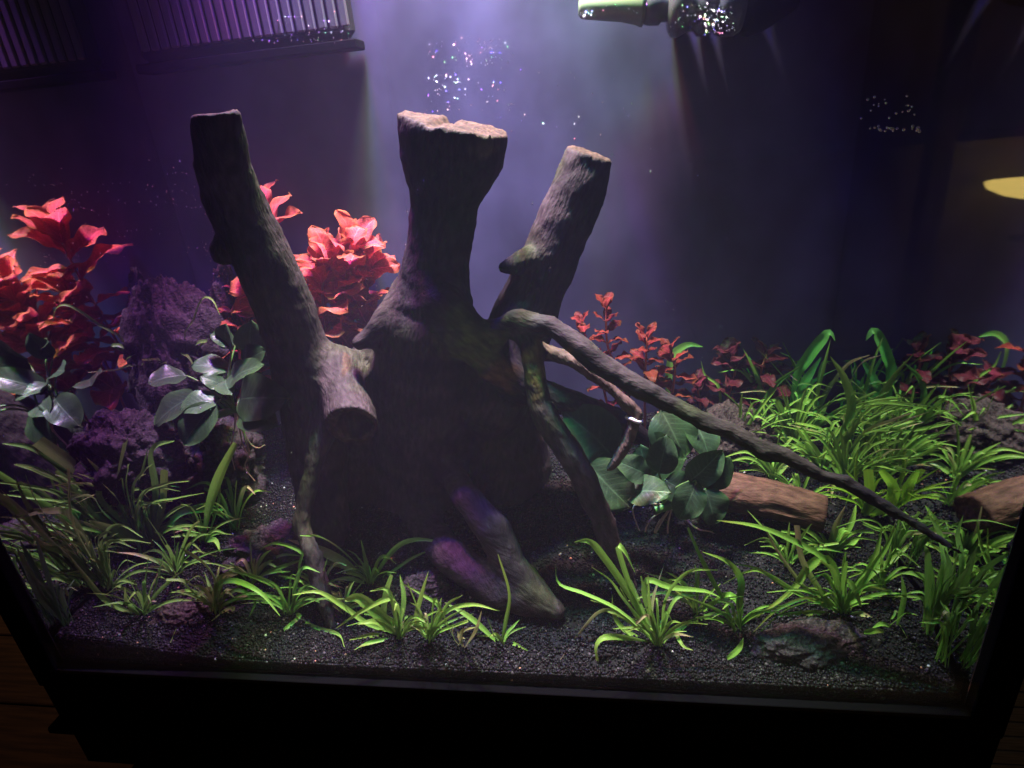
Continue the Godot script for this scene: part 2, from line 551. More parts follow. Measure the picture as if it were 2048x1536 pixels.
func tank() -> void:
	var t := thing("aquarium", "rectangular glass aquarium with black frame and mirroring side panes", "aquarium")
	var H := 0.48
	block("front_pane", Vector3(0.624, H, 0.006), Vector3(0, H * 0.5 - 0.005, 0.0035), M.glass, t, 0.0005)
	block("back_pane", Vector3(0.624, H, 0.006), Vector3(0, H * 0.5 - 0.005, -DEEP - 0.0035), M.back, t, 0.0005)
	for s in [-1.0, 1.0]:
		block("side_pane", Vector3(0.006, H, DEEP - 0.001), Vector3(s * 0.3035, H * 0.5 - 0.005, -DEEP * 0.5), M.side, t, 0.0004)
		block("corner_post", Vector3(0.019, H + 0.01, 0.016), Vector3(s * 0.3105, H * 0.5 - 0.012, 0.0015), M.black, t, 0.002)
	block("bottom_rail", Vector3(0.640, 0.052, 0.0164), Vector3(0, -0.0275, -0.0017), M.black, t, 0.0004)
	block("bottom_rail", Vector3(0.640, 0.052, 0.020), Vector3(0, -0.0275, -DEEP - 0.001), M.black, t, 0.003)
	for s in [-1.0, 1.0]:
		block("bottom_rail", Vector3(0.016, 0.050, DEEP - 0.03), Vector3(s * 0.311, -0.0275, -DEEP * 0.5), M.black, t, 0.003)
	block("rail_lip", Vector3(0.652, 0.007, 0.026), Vector3(0, -0.0575, 0.002), M.black, t, 0.002)
	block("tank_floor", Vector3(0.60, 0.006, DEEP - 0.01), Vector3(0, -0.006, -DEEP * 0.5), M.black, t, 0.001)
	var s := thing("aquarium_stand", "black aquarium stand under the glass tank", "stand", Vector3(0, -0.604, -DEEP * 0.5))
	block("stand_top", Vector3(0.630, 0.036, 0.29), Vector3(0, 0.521, -0.002), M.black, s, 0.003)
	block("stand_body", Vector3(0.600, 0.498, 0.262), Vector3(0, 0.252, -0.012), M.black, s, 0.003)
	for k in [-1.0, 1.0]:
		block("door", Vector3(0.292, 0.46, 0.014), Vector3(k * 0.148, 0.252, 0.1265), M.black, s, 0.002)
	# the water: a faint haze that the lamp lights
	var w := FogVolume.new()
	w.name = "water"
	add_child(w)
	w.shape = RenderingServer.FOG_VOLUME_SHAPE_BOX
	w.size = Vector3(0.598, 0.47, DEEP - 0.002)
	w.position = Vector3(0, 0.235, -DEEP * 0.5)
	var fm := FogMaterial.new()
	fm.density = 0.046
	fm.albedo = Color(0.80, 0.72, 1.0)
	w.material = fm
	tag(w, "faintly hazy water that fills the aquarium", "water", "", "structure")


func substrate() -> void:
	var cols := 181
	var rows := 91
	var P := []; var U := []
	for a in rows:
		for b in cols:
			var x := lerpf(-0.2985, 0.2985, float(b) / (cols - 1))
			var z := lerpf(-0.0015, -DEEP + 0.001, float(a) / (rows - 1))
			P.append(Vector3(x, ground(x, z) + 0.0012 * soft.get_noise_2d(x * 160.0, z * 160.0), z)); U.append(Vector2(x, z))
	var sh := Shape.new()
	sh.grid(P, grid_normals(P, rows, cols), U, [], rows, cols)
	var Q := []; var V := []; var N := []
	for a in 2:
		for b in cols:
			var p: Vector3 = P[b]
			Q.append(p if a else Vector3(p.x, -0.002, p.z)); V.append(Vector2(p.x, a)); N.append(Vector3.BACK)
	sh.grid(Q, N, V, [], 2, cols)
	var g := put("ground", sh.mesh(), M.soil)
	tag(g, "black soil sloping up towards the back of the aquarium", "ground", "", "structure")
	# loose grains on top and pressed against the front glass
	var ball := SphereMesh.new()
	ball.radius = 0.5; ball.height = 0.9; ball.radial_segments = 6; ball.rings = 3
	var bumpy := ArrayMesh.new()
	var arr := ball.get_mesh_arrays()
	var vs: PackedVector3Array = arr[Mesh.ARRAY_VERTEX]
	for i in vs.size():
		vs[i] *= 1.0 + 0.45 * soft.get_noise_3dv(vs[i] * 2.3)
	arr[Mesh.ARRAY_VERTEX] = vs
	bumpy.add_surface_from_arrays(Mesh.PRIMITIVE_TRIANGLES, arr)
	var many := 62000
	var face := 9000
	var mm := MultiMesh.new()
	mm.transform_format = MultiMesh.TRANSFORM_3D
	mm.use_colors = true
	mm.mesh = bumpy
	mm.instance_count = many + face
	for i in many + face:
		var x := rng.randf_range(-0.297, 0.297)
		var z := -0.0025 - pow(rng.randf(), 1.35) * (DEEP - 0.004)
		var p := Vector3(x, ground(x, z) + rng.randf_range(-0.0004, 0.0010), z)
		if i >= many:
			p = Vector3(x, rng.randf() * ground(x, 0.0), -0.0018)
		var size := rng.randf_range(0.0011, 0.0024) * (1.0 if rng.randf() > 0.04 else 1.5)
		var b := Basis.from_euler(Vector3(rng.randf() * TAU, rng.randf() * TAU, rng.randf() * TAU)).scaled(Vector3.ONE * size)
		mm.set_instance_transform(i, Transform3D(b, p))
		var k := rng.randf_range(0.0015, 0.0055)
		var c := Color(k, k * 0.95, k * 1.0)
		var odd := rng.randf()
		if odd < 0.0015: c = Color(0.26, 0.14, 0.08)
		elif odd < 0.003: c = Color(0.2, 0.2, 0.19)
		elif odd < 0.05: c = Color(0.03, 0.027, 0.027)
		mm.set_instance_color(i, c)
	var o := MultiMeshInstance3D.new()
	o.name = "gravel_grains"
	o.multimesh = mm
	o.material_override = M.grain
	add_child(o)
	tag(o, "fine black gravel grains covering the aquarium floor", "gravel", "", "stuff")


# ------------------------------------------------------------------ driftwood: one field, meshed as surface nets and cut into its limbs

var sa := PackedVector3Array()
var sd := PackedVector3Array()
var sl := PackedFloat32Array()
var ra := PackedFloat32Array()
var rb := PackedFloat32Array()
var sp := PackedInt32Array()
var cuts := {}
var holes := []
var near_part := 0
var near_seg := 0
var at_cut := false


func wood_d(p: Vector3, segs: PackedInt32Array) -> float:
	var total := 9.0
	var best := 9.0
	var part := -1
	var dp := 9.0
	at_cut = false
	var n := segs.size()
	for i in n + 1:
		var s := segs[i] if i < n else -1
		if i == n or sp[s] != part:
			if part >= 0:
				if cuts.has(part):
					for c in cuts[part]:
						var q: float = (p - c[0]).dot(c[1]) + 0.0005 * fine.get_noise_3dv(p * 6000.0)
						if q > dp:
							dp = q
							if dp < best: at_cut = true
				if dp < best:
					best = dp; near_part = part
				var h := maxf(0.014 - absf(total - dp), 0.0)
				total = minf(total, dp) - h * h / 0.056
			if i == n: break
			part = sp[s]; dp = 9.0
		var a := p - sa[s]
		var t := clampf(a.dot(sd[s]) / sl[s], 0.0, 1.0)
		var d := (a - sd[s] * t).length() - lerpf(ra[s], rb[s], t)
		if d < dp:
			dp = d
			if d < best: near_seg = s
	for h in holes:
		var e: Vector3 = p - h[0]
		var t2 := clampf(e.dot(h[1]), 0.0, h[3])
		total = maxf(total, h[2] - (e - h[1] * t2).length())
	if absf(total) < 0.012:
		var dir := sd[near_seg] / sqrt(sl[near_seg])
		var q := p - dir * (p.dot(dir) * 0.86)
		total += 0.0007 * fine.get_noise_3dv(q * 4600.0) + 0.0018 * soft.get_noise_3dv(p * 34.0) + 0.0007 * soft.get_noise_3dv(p * 150.0)
	return total


func limb(part: int, pts: Array, shrink := 0.94) -> void:
	var last := Vector3.ZERO
	var lr := 0.0
	for k in pts.size():
		var c: Array = pts[k]
		var p := at(c[0], c[1], c[2])
		var r: float = c[3] * shrink / pixel(p)
		if k > 0:
			sa.append(last); sd.append(p - last); sl.append(maxf((p - last).length_squared(), 1e-9)); ra.append(lr); rb.append(r); sp.append(part)
		last = p; lr = r


func driftwood() -> void:
	var names := ["trunk", "limb", "limb", "branch", "root", "root", "twig", "stub", "stub", "root", "root", "root"]
	var looks := ["", "upright limb leaning left with a flat sawn top", "limb leaning right behind the trunk, streaked pale", "long thin branch reaching down to the lower right", "", "", "short twig with a white band round it", "", "sawn stub with a dark hollow end facing the front", "", "", ""]
	limb(0, [[910, 205, -0.135, 116], [908, 262, -0.135, 117], [905, 300, -0.135, 110], [898, 335, -0.135, 97], [893, 372, -0.135, 80], [887, 420, -0.135, 70], [878, 500, -0.135, 69], [870, 560, -0.135, 75], [860, 612, -0.135, 90], [855, 665, -0.135, 106], [858, 730, -0.150, 125], [856, 810, -0.170, 130], [850, 900, -0.182, 125], [850, 1000, -0.188, 120], [850, 1090, -0.188, 110]])
	limb(0, [[800, 690, -0.150, 70], [745, 780, -0.168, 90], [720, 870, -0.178, 95], [710, 980, -0.182, 95], [705, 1080, -0.182, 90]])
	limb(0, [[900, 690, -0.150, 70], [975, 780, -0.172, 88], [1000, 870, -0.182, 95], [1020, 980, -0.188, 95], [1030, 1060, -0.188, 90]])
	limb(0, [[836, 285, -0.125, 40], [830, 225, -0.125, 40], [832, 205, -0.125, 38]])
	limb(1, [[428, 190, -0.060, 47], [431, 225, -0.062, 49], [446, 330, -0.075, 57], [465, 390, -0.083, 62], [492, 450, -0.09, 63], [522, 505, -0.095, 62], [545, 560, -0.10, 63], [571, 620, -0.107, 61], [592, 680, -0.113, 61], [616, 760, -0.118, 70], [630, 860, -0.118, 66], [640, 960, -0.112, 56], [650, 1060, -0.105, 50]], 0.93)
	limb(1, [[470, 480, -0.088, 42], [452, 502, -0.085, 30]])
	limb(2, [[1192, 270, -0.165, 52], [1178, 310, -0.165, 52], [1160, 375, -0.163, 59], [1128, 450, -0.16, 62], [1098, 520, -0.158, 61], [1072, 580, -0.156, 64], [1046, 640, -0.152, 72], [1020, 710, -0.15, 72], [990, 800, -0.145, 70]], 0.92)
	limb(2, [[1060, 520, -0.145, 30], [1008, 536, -0.142, 13]])
	limb(3, [[985, 690, -0.115, 30], [1000, 655, -0.108, 28], [1040, 636, -0.100, 24], [1100, 650, -0.094, 28], [1150, 687, -0.088, 31], [1200, 727, -0.083, 32], [1260, 765, -0.077, 31], [1330, 803, -0.071, 28], [1400, 838, -0.065, 25], [1462, 864, -0.060, 24], [1530, 903, -0.053, 29], [1572, 912, -0.050, 22], [1640, 950, -0.044, 18], [1690, 963, -0.040, 19], [1760, 1006, -0.034, 15], [1850, 1060, -0.026, 11], [1932, 1113, -0.0196, 6]], 0.70)
	limb(4, [[1040, 655, -0.104, 22], [1062, 692, -0.096, 22], [1070, 745, -0.09, 23], [1076, 800, -0.085, 25], [1092, 842, -0.081, 28], [1130, 892, -0.078, 28], [1165, 950, -0.074, 27], [1195, 1020, -0.071, 26], [1222, 1090, -0.067, 23], [1262, 1172, -0.062, 15]])
	limb(5, [[890, 600, -0.11, 40], [935, 672, -0.108, 44], [985, 728, -0.112, 38], [1050, 775, -0.122, 33], [1120, 800, -0.135, 31], [1220, 832, -0.15, 24], [1318, 895, -0.165, 15]])
	limb(6, [[1080, 700, -0.110, 16], [1150, 722, -0.104, 16], [1215, 770, -0.10, 14], [1274, 826, -0.097, 15], [1255, 882, -0.092, 13], [1218, 944, -0.087, 9]])
	limb(7, [[780, 645, -0.118, 34], [735, 676, -0.112, 18], [704, 694, -0.108, 12]])
	limb(8, [[678, 735, -0.118, 44], [690, 800, -0.098, 48], [703, 845, -0.076, 53], [712, 875, -0.06, 53]])
	limb(9, [[672, 830, -0.10, 24], [640, 895, -0.09, 20], [617, 975, -0.078, 17], [601, 1050, -0.066, 17], [625, 1110, -0.055, 18], [640, 1172, -0.046, 20], [664, 1252, -0.034, 9]])
	limb(10, [[890, 925, -0.15, 26], [935, 1000, -0.078, 30], [985, 1055, -0.068, 37], [1022, 1130, -0.058, 33], [1062, 1180, -0.05, 34], [1112, 1222, -0.04, 18]])
	limb(11, [[830, 1030, -0.15, 34], [900, 1112, -0.068, 37], [952, 1152, -0.058, 36], [1002, 1190, -0.05, 34], [1060, 1212, -0.045, 20]])
	cuts[0] = [[at(910, 246, -0.135), (Vector3(0.30, 1, 0.05)).normalized()]]
	cuts[1] = [[at(431, 226, -0.062), Vector3(0.02, 1, 0.07).normalized()]]
	cuts[2] = [[at(1180, 306, -0.165), Vector3(0.42, 1, 0.02).normalized()]]
	cuts[7] = [[at(708, 691, -0.109), (at(704, 694, -0.108) - at(780, 645, -0.118)).normalized()]]
	cuts[8] = [[at(704, 852, -0.072), Vector3(0.10, -0.25, 1).normalized()]]
	cuts[6] = [[at(1221, 940, -0.0875), Vector3(-0.3, -1, 0.2).normalized()]]
	var px := pixel(at(860, 240, -0.13))
	holes.append([at(862, 236, -0.10) + Vector3(0, 0.0, -0.09), Vector3(0, 0, 1), 17.0 / px, 0.2])
	holes.append([at(860, 226, -0.10) + Vector3(0, 0.0, -0.09), Vector3(0, 0, 1), 17.0 / px, 0.2])
	var hp := at(706, 866, -0.066)
	var hd := Vector3(-0.10, 0.30, -1).normalized()
	holes.append([hp, hd, 36.0 / pixel(hp), 0.013])
	var painted_light := [[at(945, 700, -0.09), 0.032, Color(0.13, 0.15, 0.04)], [at(1068, 745, -0.07), 0.026, Color(0.26, 0.17, 0.06)], [at(1010, 760, -0.10), 0.02, Color(0.20, 0.10, 0.035)], [at(985, 290, -0.11), 0.014, Color(0.15, 0.12, 0.07)]]  # olive and ochre lamp light painted into the wood colour as patches
	# grid
	var lo := Vector3(9, 9, 9)
	var hi := -lo
	for s in sa.size():
		var r := maxf(ra[s], rb[s]) + 0.012
		for p in [sa[s], sa[s] + sd[s]]:
			lo = lo.min(p - Vector3.ONE * r); hi = hi.max(p + Vector3.ONE * r)
	lo.y = maxf(lo.y, 0.0)
	var h := 0.0021
	var B := 5
	var nb := Vector3i(((hi - lo) / (h * B)).ceil()) + Vector3i.ONE
	var nx := nb.x * B + 1
	var ny := nb.y * B + 1
	var nz := nb.z * B + 1
	var sy := nx
	var sz := nx * ny
	var field := PackedFloat32Array()
	field.resize(nx * ny * nz)
	field.fill(1.0)
	var active := []
	var all := range(sa.size())
	var bs := h * B
	for bz in nb.z:
		for by in nb.y:
			for bx in nb.x:
				var c := lo + Vector3(bx + 0.5, by + 0.5, bz + 0.5) * bs
				var segs := PackedInt32Array()
				var low := 9.0
				for s in all:
					var a := c - sa[s]
					var t := clampf(a.dot(sd[s]) / sl[s], 0.0, 1.0)
					var d := (a - sd[s] * t).length() - lerpf(ra[s], rb[s], t)
					low = minf(low, d)
					if d < bs * 0.9 + 0.024: segs.append(s)
				if low > bs * 0.9 + 0.012: continue
				var v := wood_d(c, segs)
				if absf(v) < bs * 0.9 + 0.006:
					active.append([bx, by, bz, segs])
				var last := [mini(B, nx - bx * B), 0]
				for k in B:
					for j in B:
						var i0 := bx * B + (by * B + j) * sy + (bz * B + k) * sz
						for i in B: field[i0 + i] = v
	for q in active:
		var segs: PackedInt32Array = q[3]
		for k in B:
			for j in B:
				var i0: int = q[0] * B + (q[1] * B + j) * sy + (q[2] * B + k) * sz
				var p := lo + Vector3(q[0] * B, q[1] * B + j, q[2] * B + k) * h
				for i in B:
					field[i0 + i] = wood_d(p, segs)
					p.x += h
	var vid := PackedInt32Array()
	vid.resize(field.size())
	vid.fill(-1)
	var V := PackedVector3Array()
	var vpart := PackedInt32Array()
	var vcol := PackedColorArray()
	var corner := [0, 1, sy, sy + 1, sz, sz + 1, sy + sz, sy + sz + 1]
	var co := [Vector3(0, 0, 0), Vector3(1, 0, 0), Vector3(0, 1, 0), Vector3(1, 1, 0), Vector3(0, 0, 1), Vector3(1, 0, 1), Vector3(0, 1, 1), Vector3(1, 1, 1)]
	var edges := [[0, 1], [2, 3], [4, 5], [6, 7], [0, 2], [1, 3], [4, 6], [5, 7], [0, 4], [1, 5], [2, 6], [3, 7]]
	var f8 := PackedFloat32Array()
	f8.resize(8)
	var cells := PackedInt32Array()
	for q in active:
		for k in B:
			for j in B:
				for i in B:
					var id: int = q[0] * B + i + (q[1] * B + j) * sy + (q[2] * B + k) * sz
					var neg := 0
					for e in 8:
						f8[e] = field[id + corner[e]]
						if f8[e] < 0.0: neg += 1
					if neg == 0 or neg == 8: continue
					var sum := Vector3.ZERO
					var cnt := 0
					for e in edges:
						var fa := f8[e[0]]
						var fb := f8[e[1]]
						if (fa < 0.0) != (fb < 0.0):
							sum += co[e[0]].lerp(co[e[1]], fa / (fa - fb)); cnt += 1
					var p := lo + (Vector3(q[0] * B + i, q[1] * B + j, q[2] * B + k) + sum / cnt) * h
					wood_d(p, q[3])
					vid[id] = V.size()
					V.append(p); vpart.append(near_part)
					var g := 0.5 + 0.5 * soft.get_noise_3dv(p * 26.0)
					var col := Color(0.016, 0.012, 0.015).lerp(Color(0.080, 0.058, 0.062), clampf(g * 1.3 - 0.15, 0.0, 1.0))
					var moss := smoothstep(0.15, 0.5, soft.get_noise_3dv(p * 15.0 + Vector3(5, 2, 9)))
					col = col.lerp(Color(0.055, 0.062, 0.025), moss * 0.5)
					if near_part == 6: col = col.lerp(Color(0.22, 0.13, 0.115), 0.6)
					for lit in painted_light:
						var wt: float = smoothstep(1.0, 0.4, p.distance_to(lit[0]) / lit[1] + 0.5 * soft.get_noise_3dv(p * 60.0))
						col = col.lerp(lit[2], wt * 0.8)
					if at_cut:
						col = Color(0.10, 0.06, 0.042).lerp(Color(0.045, 0.028, 0.022), clampf(0.5 + soft.get_noise_3dv(p * 90.0), 0.0, 1.0))
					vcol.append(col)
					cells.append(id)
	var N := PackedVector3Array()
	N.resize(V.size())
	var tris := {}
	for id in cells:
		for ax in 3:
			var st: int = [1, sy, sz][ax]
			var su: int = [sy, sz, 1][ax]
			var sw: int = [sz, 1, sy][ax]
			if (field[id] < 0.0) == (field[id + st] < 0.0): continue
			if id - su - sw < 0: continue
			var a := vid[id]
			var b := vid[id - su]
			var c := vid[id - su - sw]
			var d := vid[id - sw]
			if a < 0 or b < 0 or c < 0 or d < 0: continue
			var out_n := (V[c] - V[a]).cross(V[d] - V[b])
			var want := 1.0 if field[id] < 0.0 else -1.0
			var axis := Vector3.ZERO
			axis[ax] = want
			if out_n.dot(axis) < 0.0:
				out_n = -out_n
				var tmp := b; b = d; d = tmp
			for v in [a, b, c, d]: N[v] += out_n
			var part := vpart[a]
			if not tris.has(part): tris[part] = PackedInt32Array()
			tris[part].append_array([a, c, b, a, d, c])
	var o := thing("driftwood_stump", "dark driftwood stump with three sawn upright limbs and spreading roots", "driftwood", Vector3(-0.02, 0.05, -0.12))
	var twig: MeshInstance3D
	for part in tris:
		# each limb has its own axes, y along it, so that the grain follows it
		var first := Vector3.INF
		var end := Vector3.ZERO
		for s in sa.size():
			if sp[s] == part:
				if first == Vector3.INF: first = sa[s]
				if absf((sa[s] + sd[s]).y - first.y) > absf(end.y - first.y) or end == Vector3.ZERO: end = sa[s] + sd[s]
		var yy := (end - first).normalized()
		var xx := yy.cross(Vector3.BACK).normalized()
		var turn := Transform3D(Basis(xx, yy, xx.cross(yy)), first)
		var back := turn.affine_inverse()
		var sh := Shape.new()
		var own := {}
		for v in tris[part]:
			if not own.has(v):
				own[v] = sh.v.size()
				sh.v.append(back * V[v]); sh.n.append((back.basis * N[v]).normalized()); sh.c.append(vcol[v]); sh.uv.append(Vector2.ZERO)
			sh.i.append(own[v])
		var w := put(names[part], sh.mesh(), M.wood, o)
		w.transform = o.transform.affine_inverse() * turn
		if looks[part]: w.set_meta("label", looks[part])
		if part == 6: twig = w
	var band := Shape.new()
	var ring := []
	var c0 := at(1268, 838, -0.0965)
	var dirn := (at(1255, 882, -0.092) - at(1274, 826, -0.097)).normalized()
	var e1 := dirn.cross(Vector3.BACK).normalized()
	var e2 := dirn.cross(e1)
	for k in 13: ring.append(c0 + (e1 * cos(TAU * k / 12) + e2 * sin(TAU * k / 12)) * 0.0052 + dirn * 0.0004 * sin(k * 1.7))
	tube(band, ring, 0.0014, 0.0014, 7, 40)
	var bm := put("band", band.mesh(), plain(Color(0.5, 0.40, 0.40), 0.7), twig)
	bm.transform = (o.transform * twig.transform).affine_inverse()


# ------------------------------------------------------------------ rocks and logs

func rock(called: String, label: String, px: float, py: float, z: float, size: Vector3, s: int, m: Material, turn := Vector3.ZERO, rough := 0.32, pits := 0.14, peak := 0.0) -> void:
	var o := put(called, rock_mesh(size, s, rough, pits, peak), m)
	o.position = at(px, py, z)
	o.rotation = turn
	tag(o, label, "rock", "lava rocks on the aquarium floor")


func rocks() -> void:
	rock("lava_rock", "tall pointed porous rock against the left pane among red plants", 385, 705, -0.215, Vector3(0.052, 0.066, 0.04), 3, M.rock, Vector3(0, 0.4, 0.05), 0.3, 0.15, 0.45)
	rock("lava_rock", "small upright porous rock just right of the tall pointed rock", 470, 650, -0.245, Vector3(0.026, 0.05, 0.022), 5, M.rock, Vector3(0, 1.0, -0.1), 0.35, 0.15, 0.3)
	rock("lava_rock", "rounded porous rock under the dark leaves near the left pane", 262, 920, -0.13, Vector3(0.036, 0.04, 0.034), 8, M.rock, Vector3(0.2, 0.5, 0), 0.35)
	rock("lava_rock", "porous rock below the left broad-leaved plant beside the leaning limb", 440, 930, -0.165, Vector3(0.046, 0.048, 0.036), 12, M.rock, Vector3(0, 2.0, 0.1), 0.4)
	rock("lava_rock", "low dark rock at the foot of the leaning limb", 540, 1110, -0.09, Vector3(0.036, 0.022, 0.026), 17, M.rock, Vector3(0, 0.3, 0), 0.4)
	rock("brown_stone", "small brown stone half buried in the front left gravel", 365, 1240, -0.03, Vector3(0.023, 0.015, 0.014), 21, M.brown_rock, Vector3(0, 0.2, 0.2), 0.3, 0.15)
	rock("lava_rock", "small rough rock between the front grass and the purple roots", 850, 1180, -0.06, Vector3(0.018, 0.013, 0.012), 25, M.rock, Vector3(0, 0.4, 0), 0.35)
	rock("brown_stone", "flat dark reddish stone on the front right gravel", 1630, 1292, -0.030, Vector3(0.036, 0.013, 0.017), 33, M.rock, Vector3(0.15, 0.1, -0.06), 0.3, 0.2)
	rock("brown_stone", "grainy brown rock behind the right log and broad leaves", 1462, 880, -0.2, Vector3(0.036, 0.03, 0.03), 37, M.brown_rock, Vector3(0, 0.4, 0), 0.25, 0.3)


func log_piece(called: String, label: String, a: Vector3, b: Vector3, r: float, s: int) -> void:
	var sh := Shape.new()
	var P := []; var U := []; var C := []
	var d := (b - a).normalized()
	var e1 := d.cross(Vector3.UP).normalized()
	var e2 := e1.cross(d)
	var rows := 48
	var cols := 41
	for k in rows:
		var t := float(k) / (rows - 1)
		var cap := 1.0
		var tt := (t - 0.06) / 0.88
		if t < 0.06: cap = [0.0, 0.86, 0.98][mini(int(t / 0.0214), 2)]; tt = 0.004 * t
		if t > 0.94: cap = [0.0, 0.86, 0.98][mini(int((1.0001 - t) / 0.0214), 2)]; tt = 1.0 - 0.004 * (1.0 - t)
		var c := a.lerp(b, clampf(tt, 0.0, 1.0)) + e2 * 0.003 * sin(tt * 3.0)
		for j in cols:
			var q := TAU * (j % (cols - 1)) / (cols - 1)
			var n3 := Vector3(cos(q), sin(q), tt * 0.8)
			var rr := r * cap * (1.0 + 0.16 * soft.get_noise_3dv(n3 * 1.2 + Vector3(s, 0, 0)) + 0.07 * soft.get_noise_3dv(n3 * 6.0)) * lerpf(1.0, 0.92, tt)
			P.append(c + (e1 * cos(q) + e2 * sin(q) * 0.85) * rr); U.append(Vector2(q, tt))
			var g := 0.5 + 0.5 * soft.get_noise_3dv(n3 * 4.0)
			C.append(Color(0.070, 0.033, 0.024).lerp(Color(0.13, 0.064, 0.046), g))
	var N := grid_normals(P, rows, cols)
	for k in N.size():
		var cc := a.lerp(b, float(k / cols) / (rows - 1))
		if N[k].dot(P[k] - cc) < 0.0: N[k] = -N[k]
	sh.grid(P, N, U, C, rows, cols)
	# own axes: y along the log
	var turn := Transform3D(Basis(e1, d, e1.cross(d)), a)
	for k in sh.v.size():
		sh.v[k] = turn.affine_inverse() * sh.v[k]; sh.n[k] = turn.basis.inverse() * sh.n[k]
	var o := put(called, sh.mesh(), M.wood)
	o.transform = turn
	tag(o, label, "log")


func logs() -> void:
	log_piece("wood_log", "smooth reddish brown log lying between the right broad leaves and the grass", at(1395, 975, -0.135), at(1650, 1028, -0.108), 0.0168, 3)


# ------------------------------------------------------------------ equipment

func equipment() -> void:
	# slotted filter box in the upper left back corner
	var zc := -0.2575
	var a := at(708, 98, -0.248)
	var o := thing("filter_box", "black slotted filter box hanging in the upper left back corner", "filter", Vector3(a.x - 0.095, a.y, zc))
	block("box_body", Vector3(0.19, 0.14, 0.014), Vector3(0, 0.078, 0), M.dark_plastic, o, 0.006)
	block("bottom_lip", Vector3(0.196, 0.007, 0.019), Vector3(0, 0.004, 0), M.black, o, 0.001)
	var pale := plain(Color(0.07, 0.062, 0.08), 0.4, 0.25)
	for k in 20:
		var x := 0.0905 - k * 0.0092
		block("grille_bar", Vector3(0.0074, 0.10, 0.003), Vector3(x, 0.066, 0.0084), pale, o, 0.0012)
	# nozzle of the return pipe near the water surface
	var n0 := at(1157, 16, -0.247)
	var n1 := at(1600, 4, -0.247)
	var L := (n1 - n0).length()
	var nz := thing("return_nozzle", "short ribbed outlet nozzle with a clear tip at the top of the water", "nozzle", n0)
	var u := L / 443.0
	var clear := plain(Color(0.16, 0.18, 0.12), 0.12)
	var grey := plain(Color(0.09, 0.085, 0.11), 0.2)
	var pieces := [
		["clear_tip", clear, [[0, 0], [14, 0], [20, 6], [22, 16], [24, 40], [28, 90], [34, 120], [38, 128], [38, 134], [30, 138]]],
		["collar", grey, [[26, 136], [34, 138], [36, 150], [36, 168], [30, 172], [30, 184]]],
		["threaded_sleeve", grey, [[30, 182], [46, 186], [58, 194], [60, 208], [54, 222], [48, 228], [48, 240], [56, 246], [58, 258], [50, 266], [48, 280]]],
		["clamp_ring", grey, [[46, 278], [54, 284], [60, 294], [60, 318], [55, 330], [48, 334]]],
		["hose_end", M.black, [[46, 330], [58, 336], [60, 352], [54, 372], [40, 396], [26, 418], [10, 440], [0, 443]]],
	]
	for pc in pieces:
		var prof := []
		for q in pc[2]: prof.append(Vector2(q[0] * u, q[1] * u))
		var w := put(pc[0], lathe(prof, 32), pc[1], nz)
		var dx := (n1 - n0).normalized()
		var zz := dx.cross(Vector3.UP).normalized()
		w.basis = Basis(dx, zz.cross(dx), zz)
	# dark hose that leads up out of the water behind the nozzle
	var hs := Shape.new()
	tube(hs, [n1 + Vector3(-0.02, 0.006, -0.005), n1 + Vector3(0.02, 0.03, -0.04), n1 + Vector3(0.03, 0.10, -0.06), n1 + Vector3(0.03, 0.20, -0.06)], 0.010, 0.010, 16, 24)
	var ho := put("hose", hs.mesh(), M.black, nz)
	ho.position = -n0


# ------------------------------------------------------------------ plants

func anubias(label: String, hub: Vector3, leaves: Array, roots: Array) -> void:
	var o := thing("broad_leaved_plant", label, "plant", hub, "broad-leaved plants tied to the wood and rocks")
	var rz := Shape.new()
	tube(rz, [Vector3(-0.014, -0.002, 0.004), Vector3(0.0, 0.0, 0.0), Vector3(0.016, 0.001, -0.003)], 0.0035, 0.003, 9, 10)
	put("rhizome", rz.mesh(), M.stem_green, o)
	for l in leaves:
		var b := at(l[0], l[1], l[2]) - hub
		var t := at(l[3], l[4], l[5]) - hub
		var w: float = l[6] * 1.12 / pixel(b + hub)
		var face: Vector3 = l[7]
		var k: float = l[8]
		var tone := Color(0.046, 0.075, 0.044) * k * rng.randf_range(0.7, 1.15)
		tone.a = 1.0
		var lf := put("leaf", broad_leaf(b, t, w, face, tone, tone.lerp(Color(0.10, 0.22, 0.05), 0.45), {"droop": 0.09, "fold": rng.randf_range(0.10, 0.30), "wavy": 0.035, "full": 0.47, "point": 0.6, "twist": rng.randf_range(-0.25, 0.25)}), M.anubias, o)
		var ps := Shape.new()
		var r0 := Vector3(rng.randf_range(-0.012, 0.014), 0, 0)
		tube(ps, [r0, r0.lerp(b, 0.5) + Vector3(0, 0.006, 0.002), b, b.lerp(t, 0.25) + face.normalized() * 0.0], 0.0011, 0.0006, 6, 12)
		put("leaf_stalk", ps.mesh(), M.stem_green, lf)
	for r in roots:
		var rs := Shape.new()
		var pts := [Vector3.ZERO]
		for k in range(0, r.size(), 2):
			pts.append(at(r[k], r[k + 1], hub.z + 0.006) - hub)
		tube(rs, pts, 0.0009, 0.0004, 5, 18)
		put("root", rs.mesh(), M.root, o)


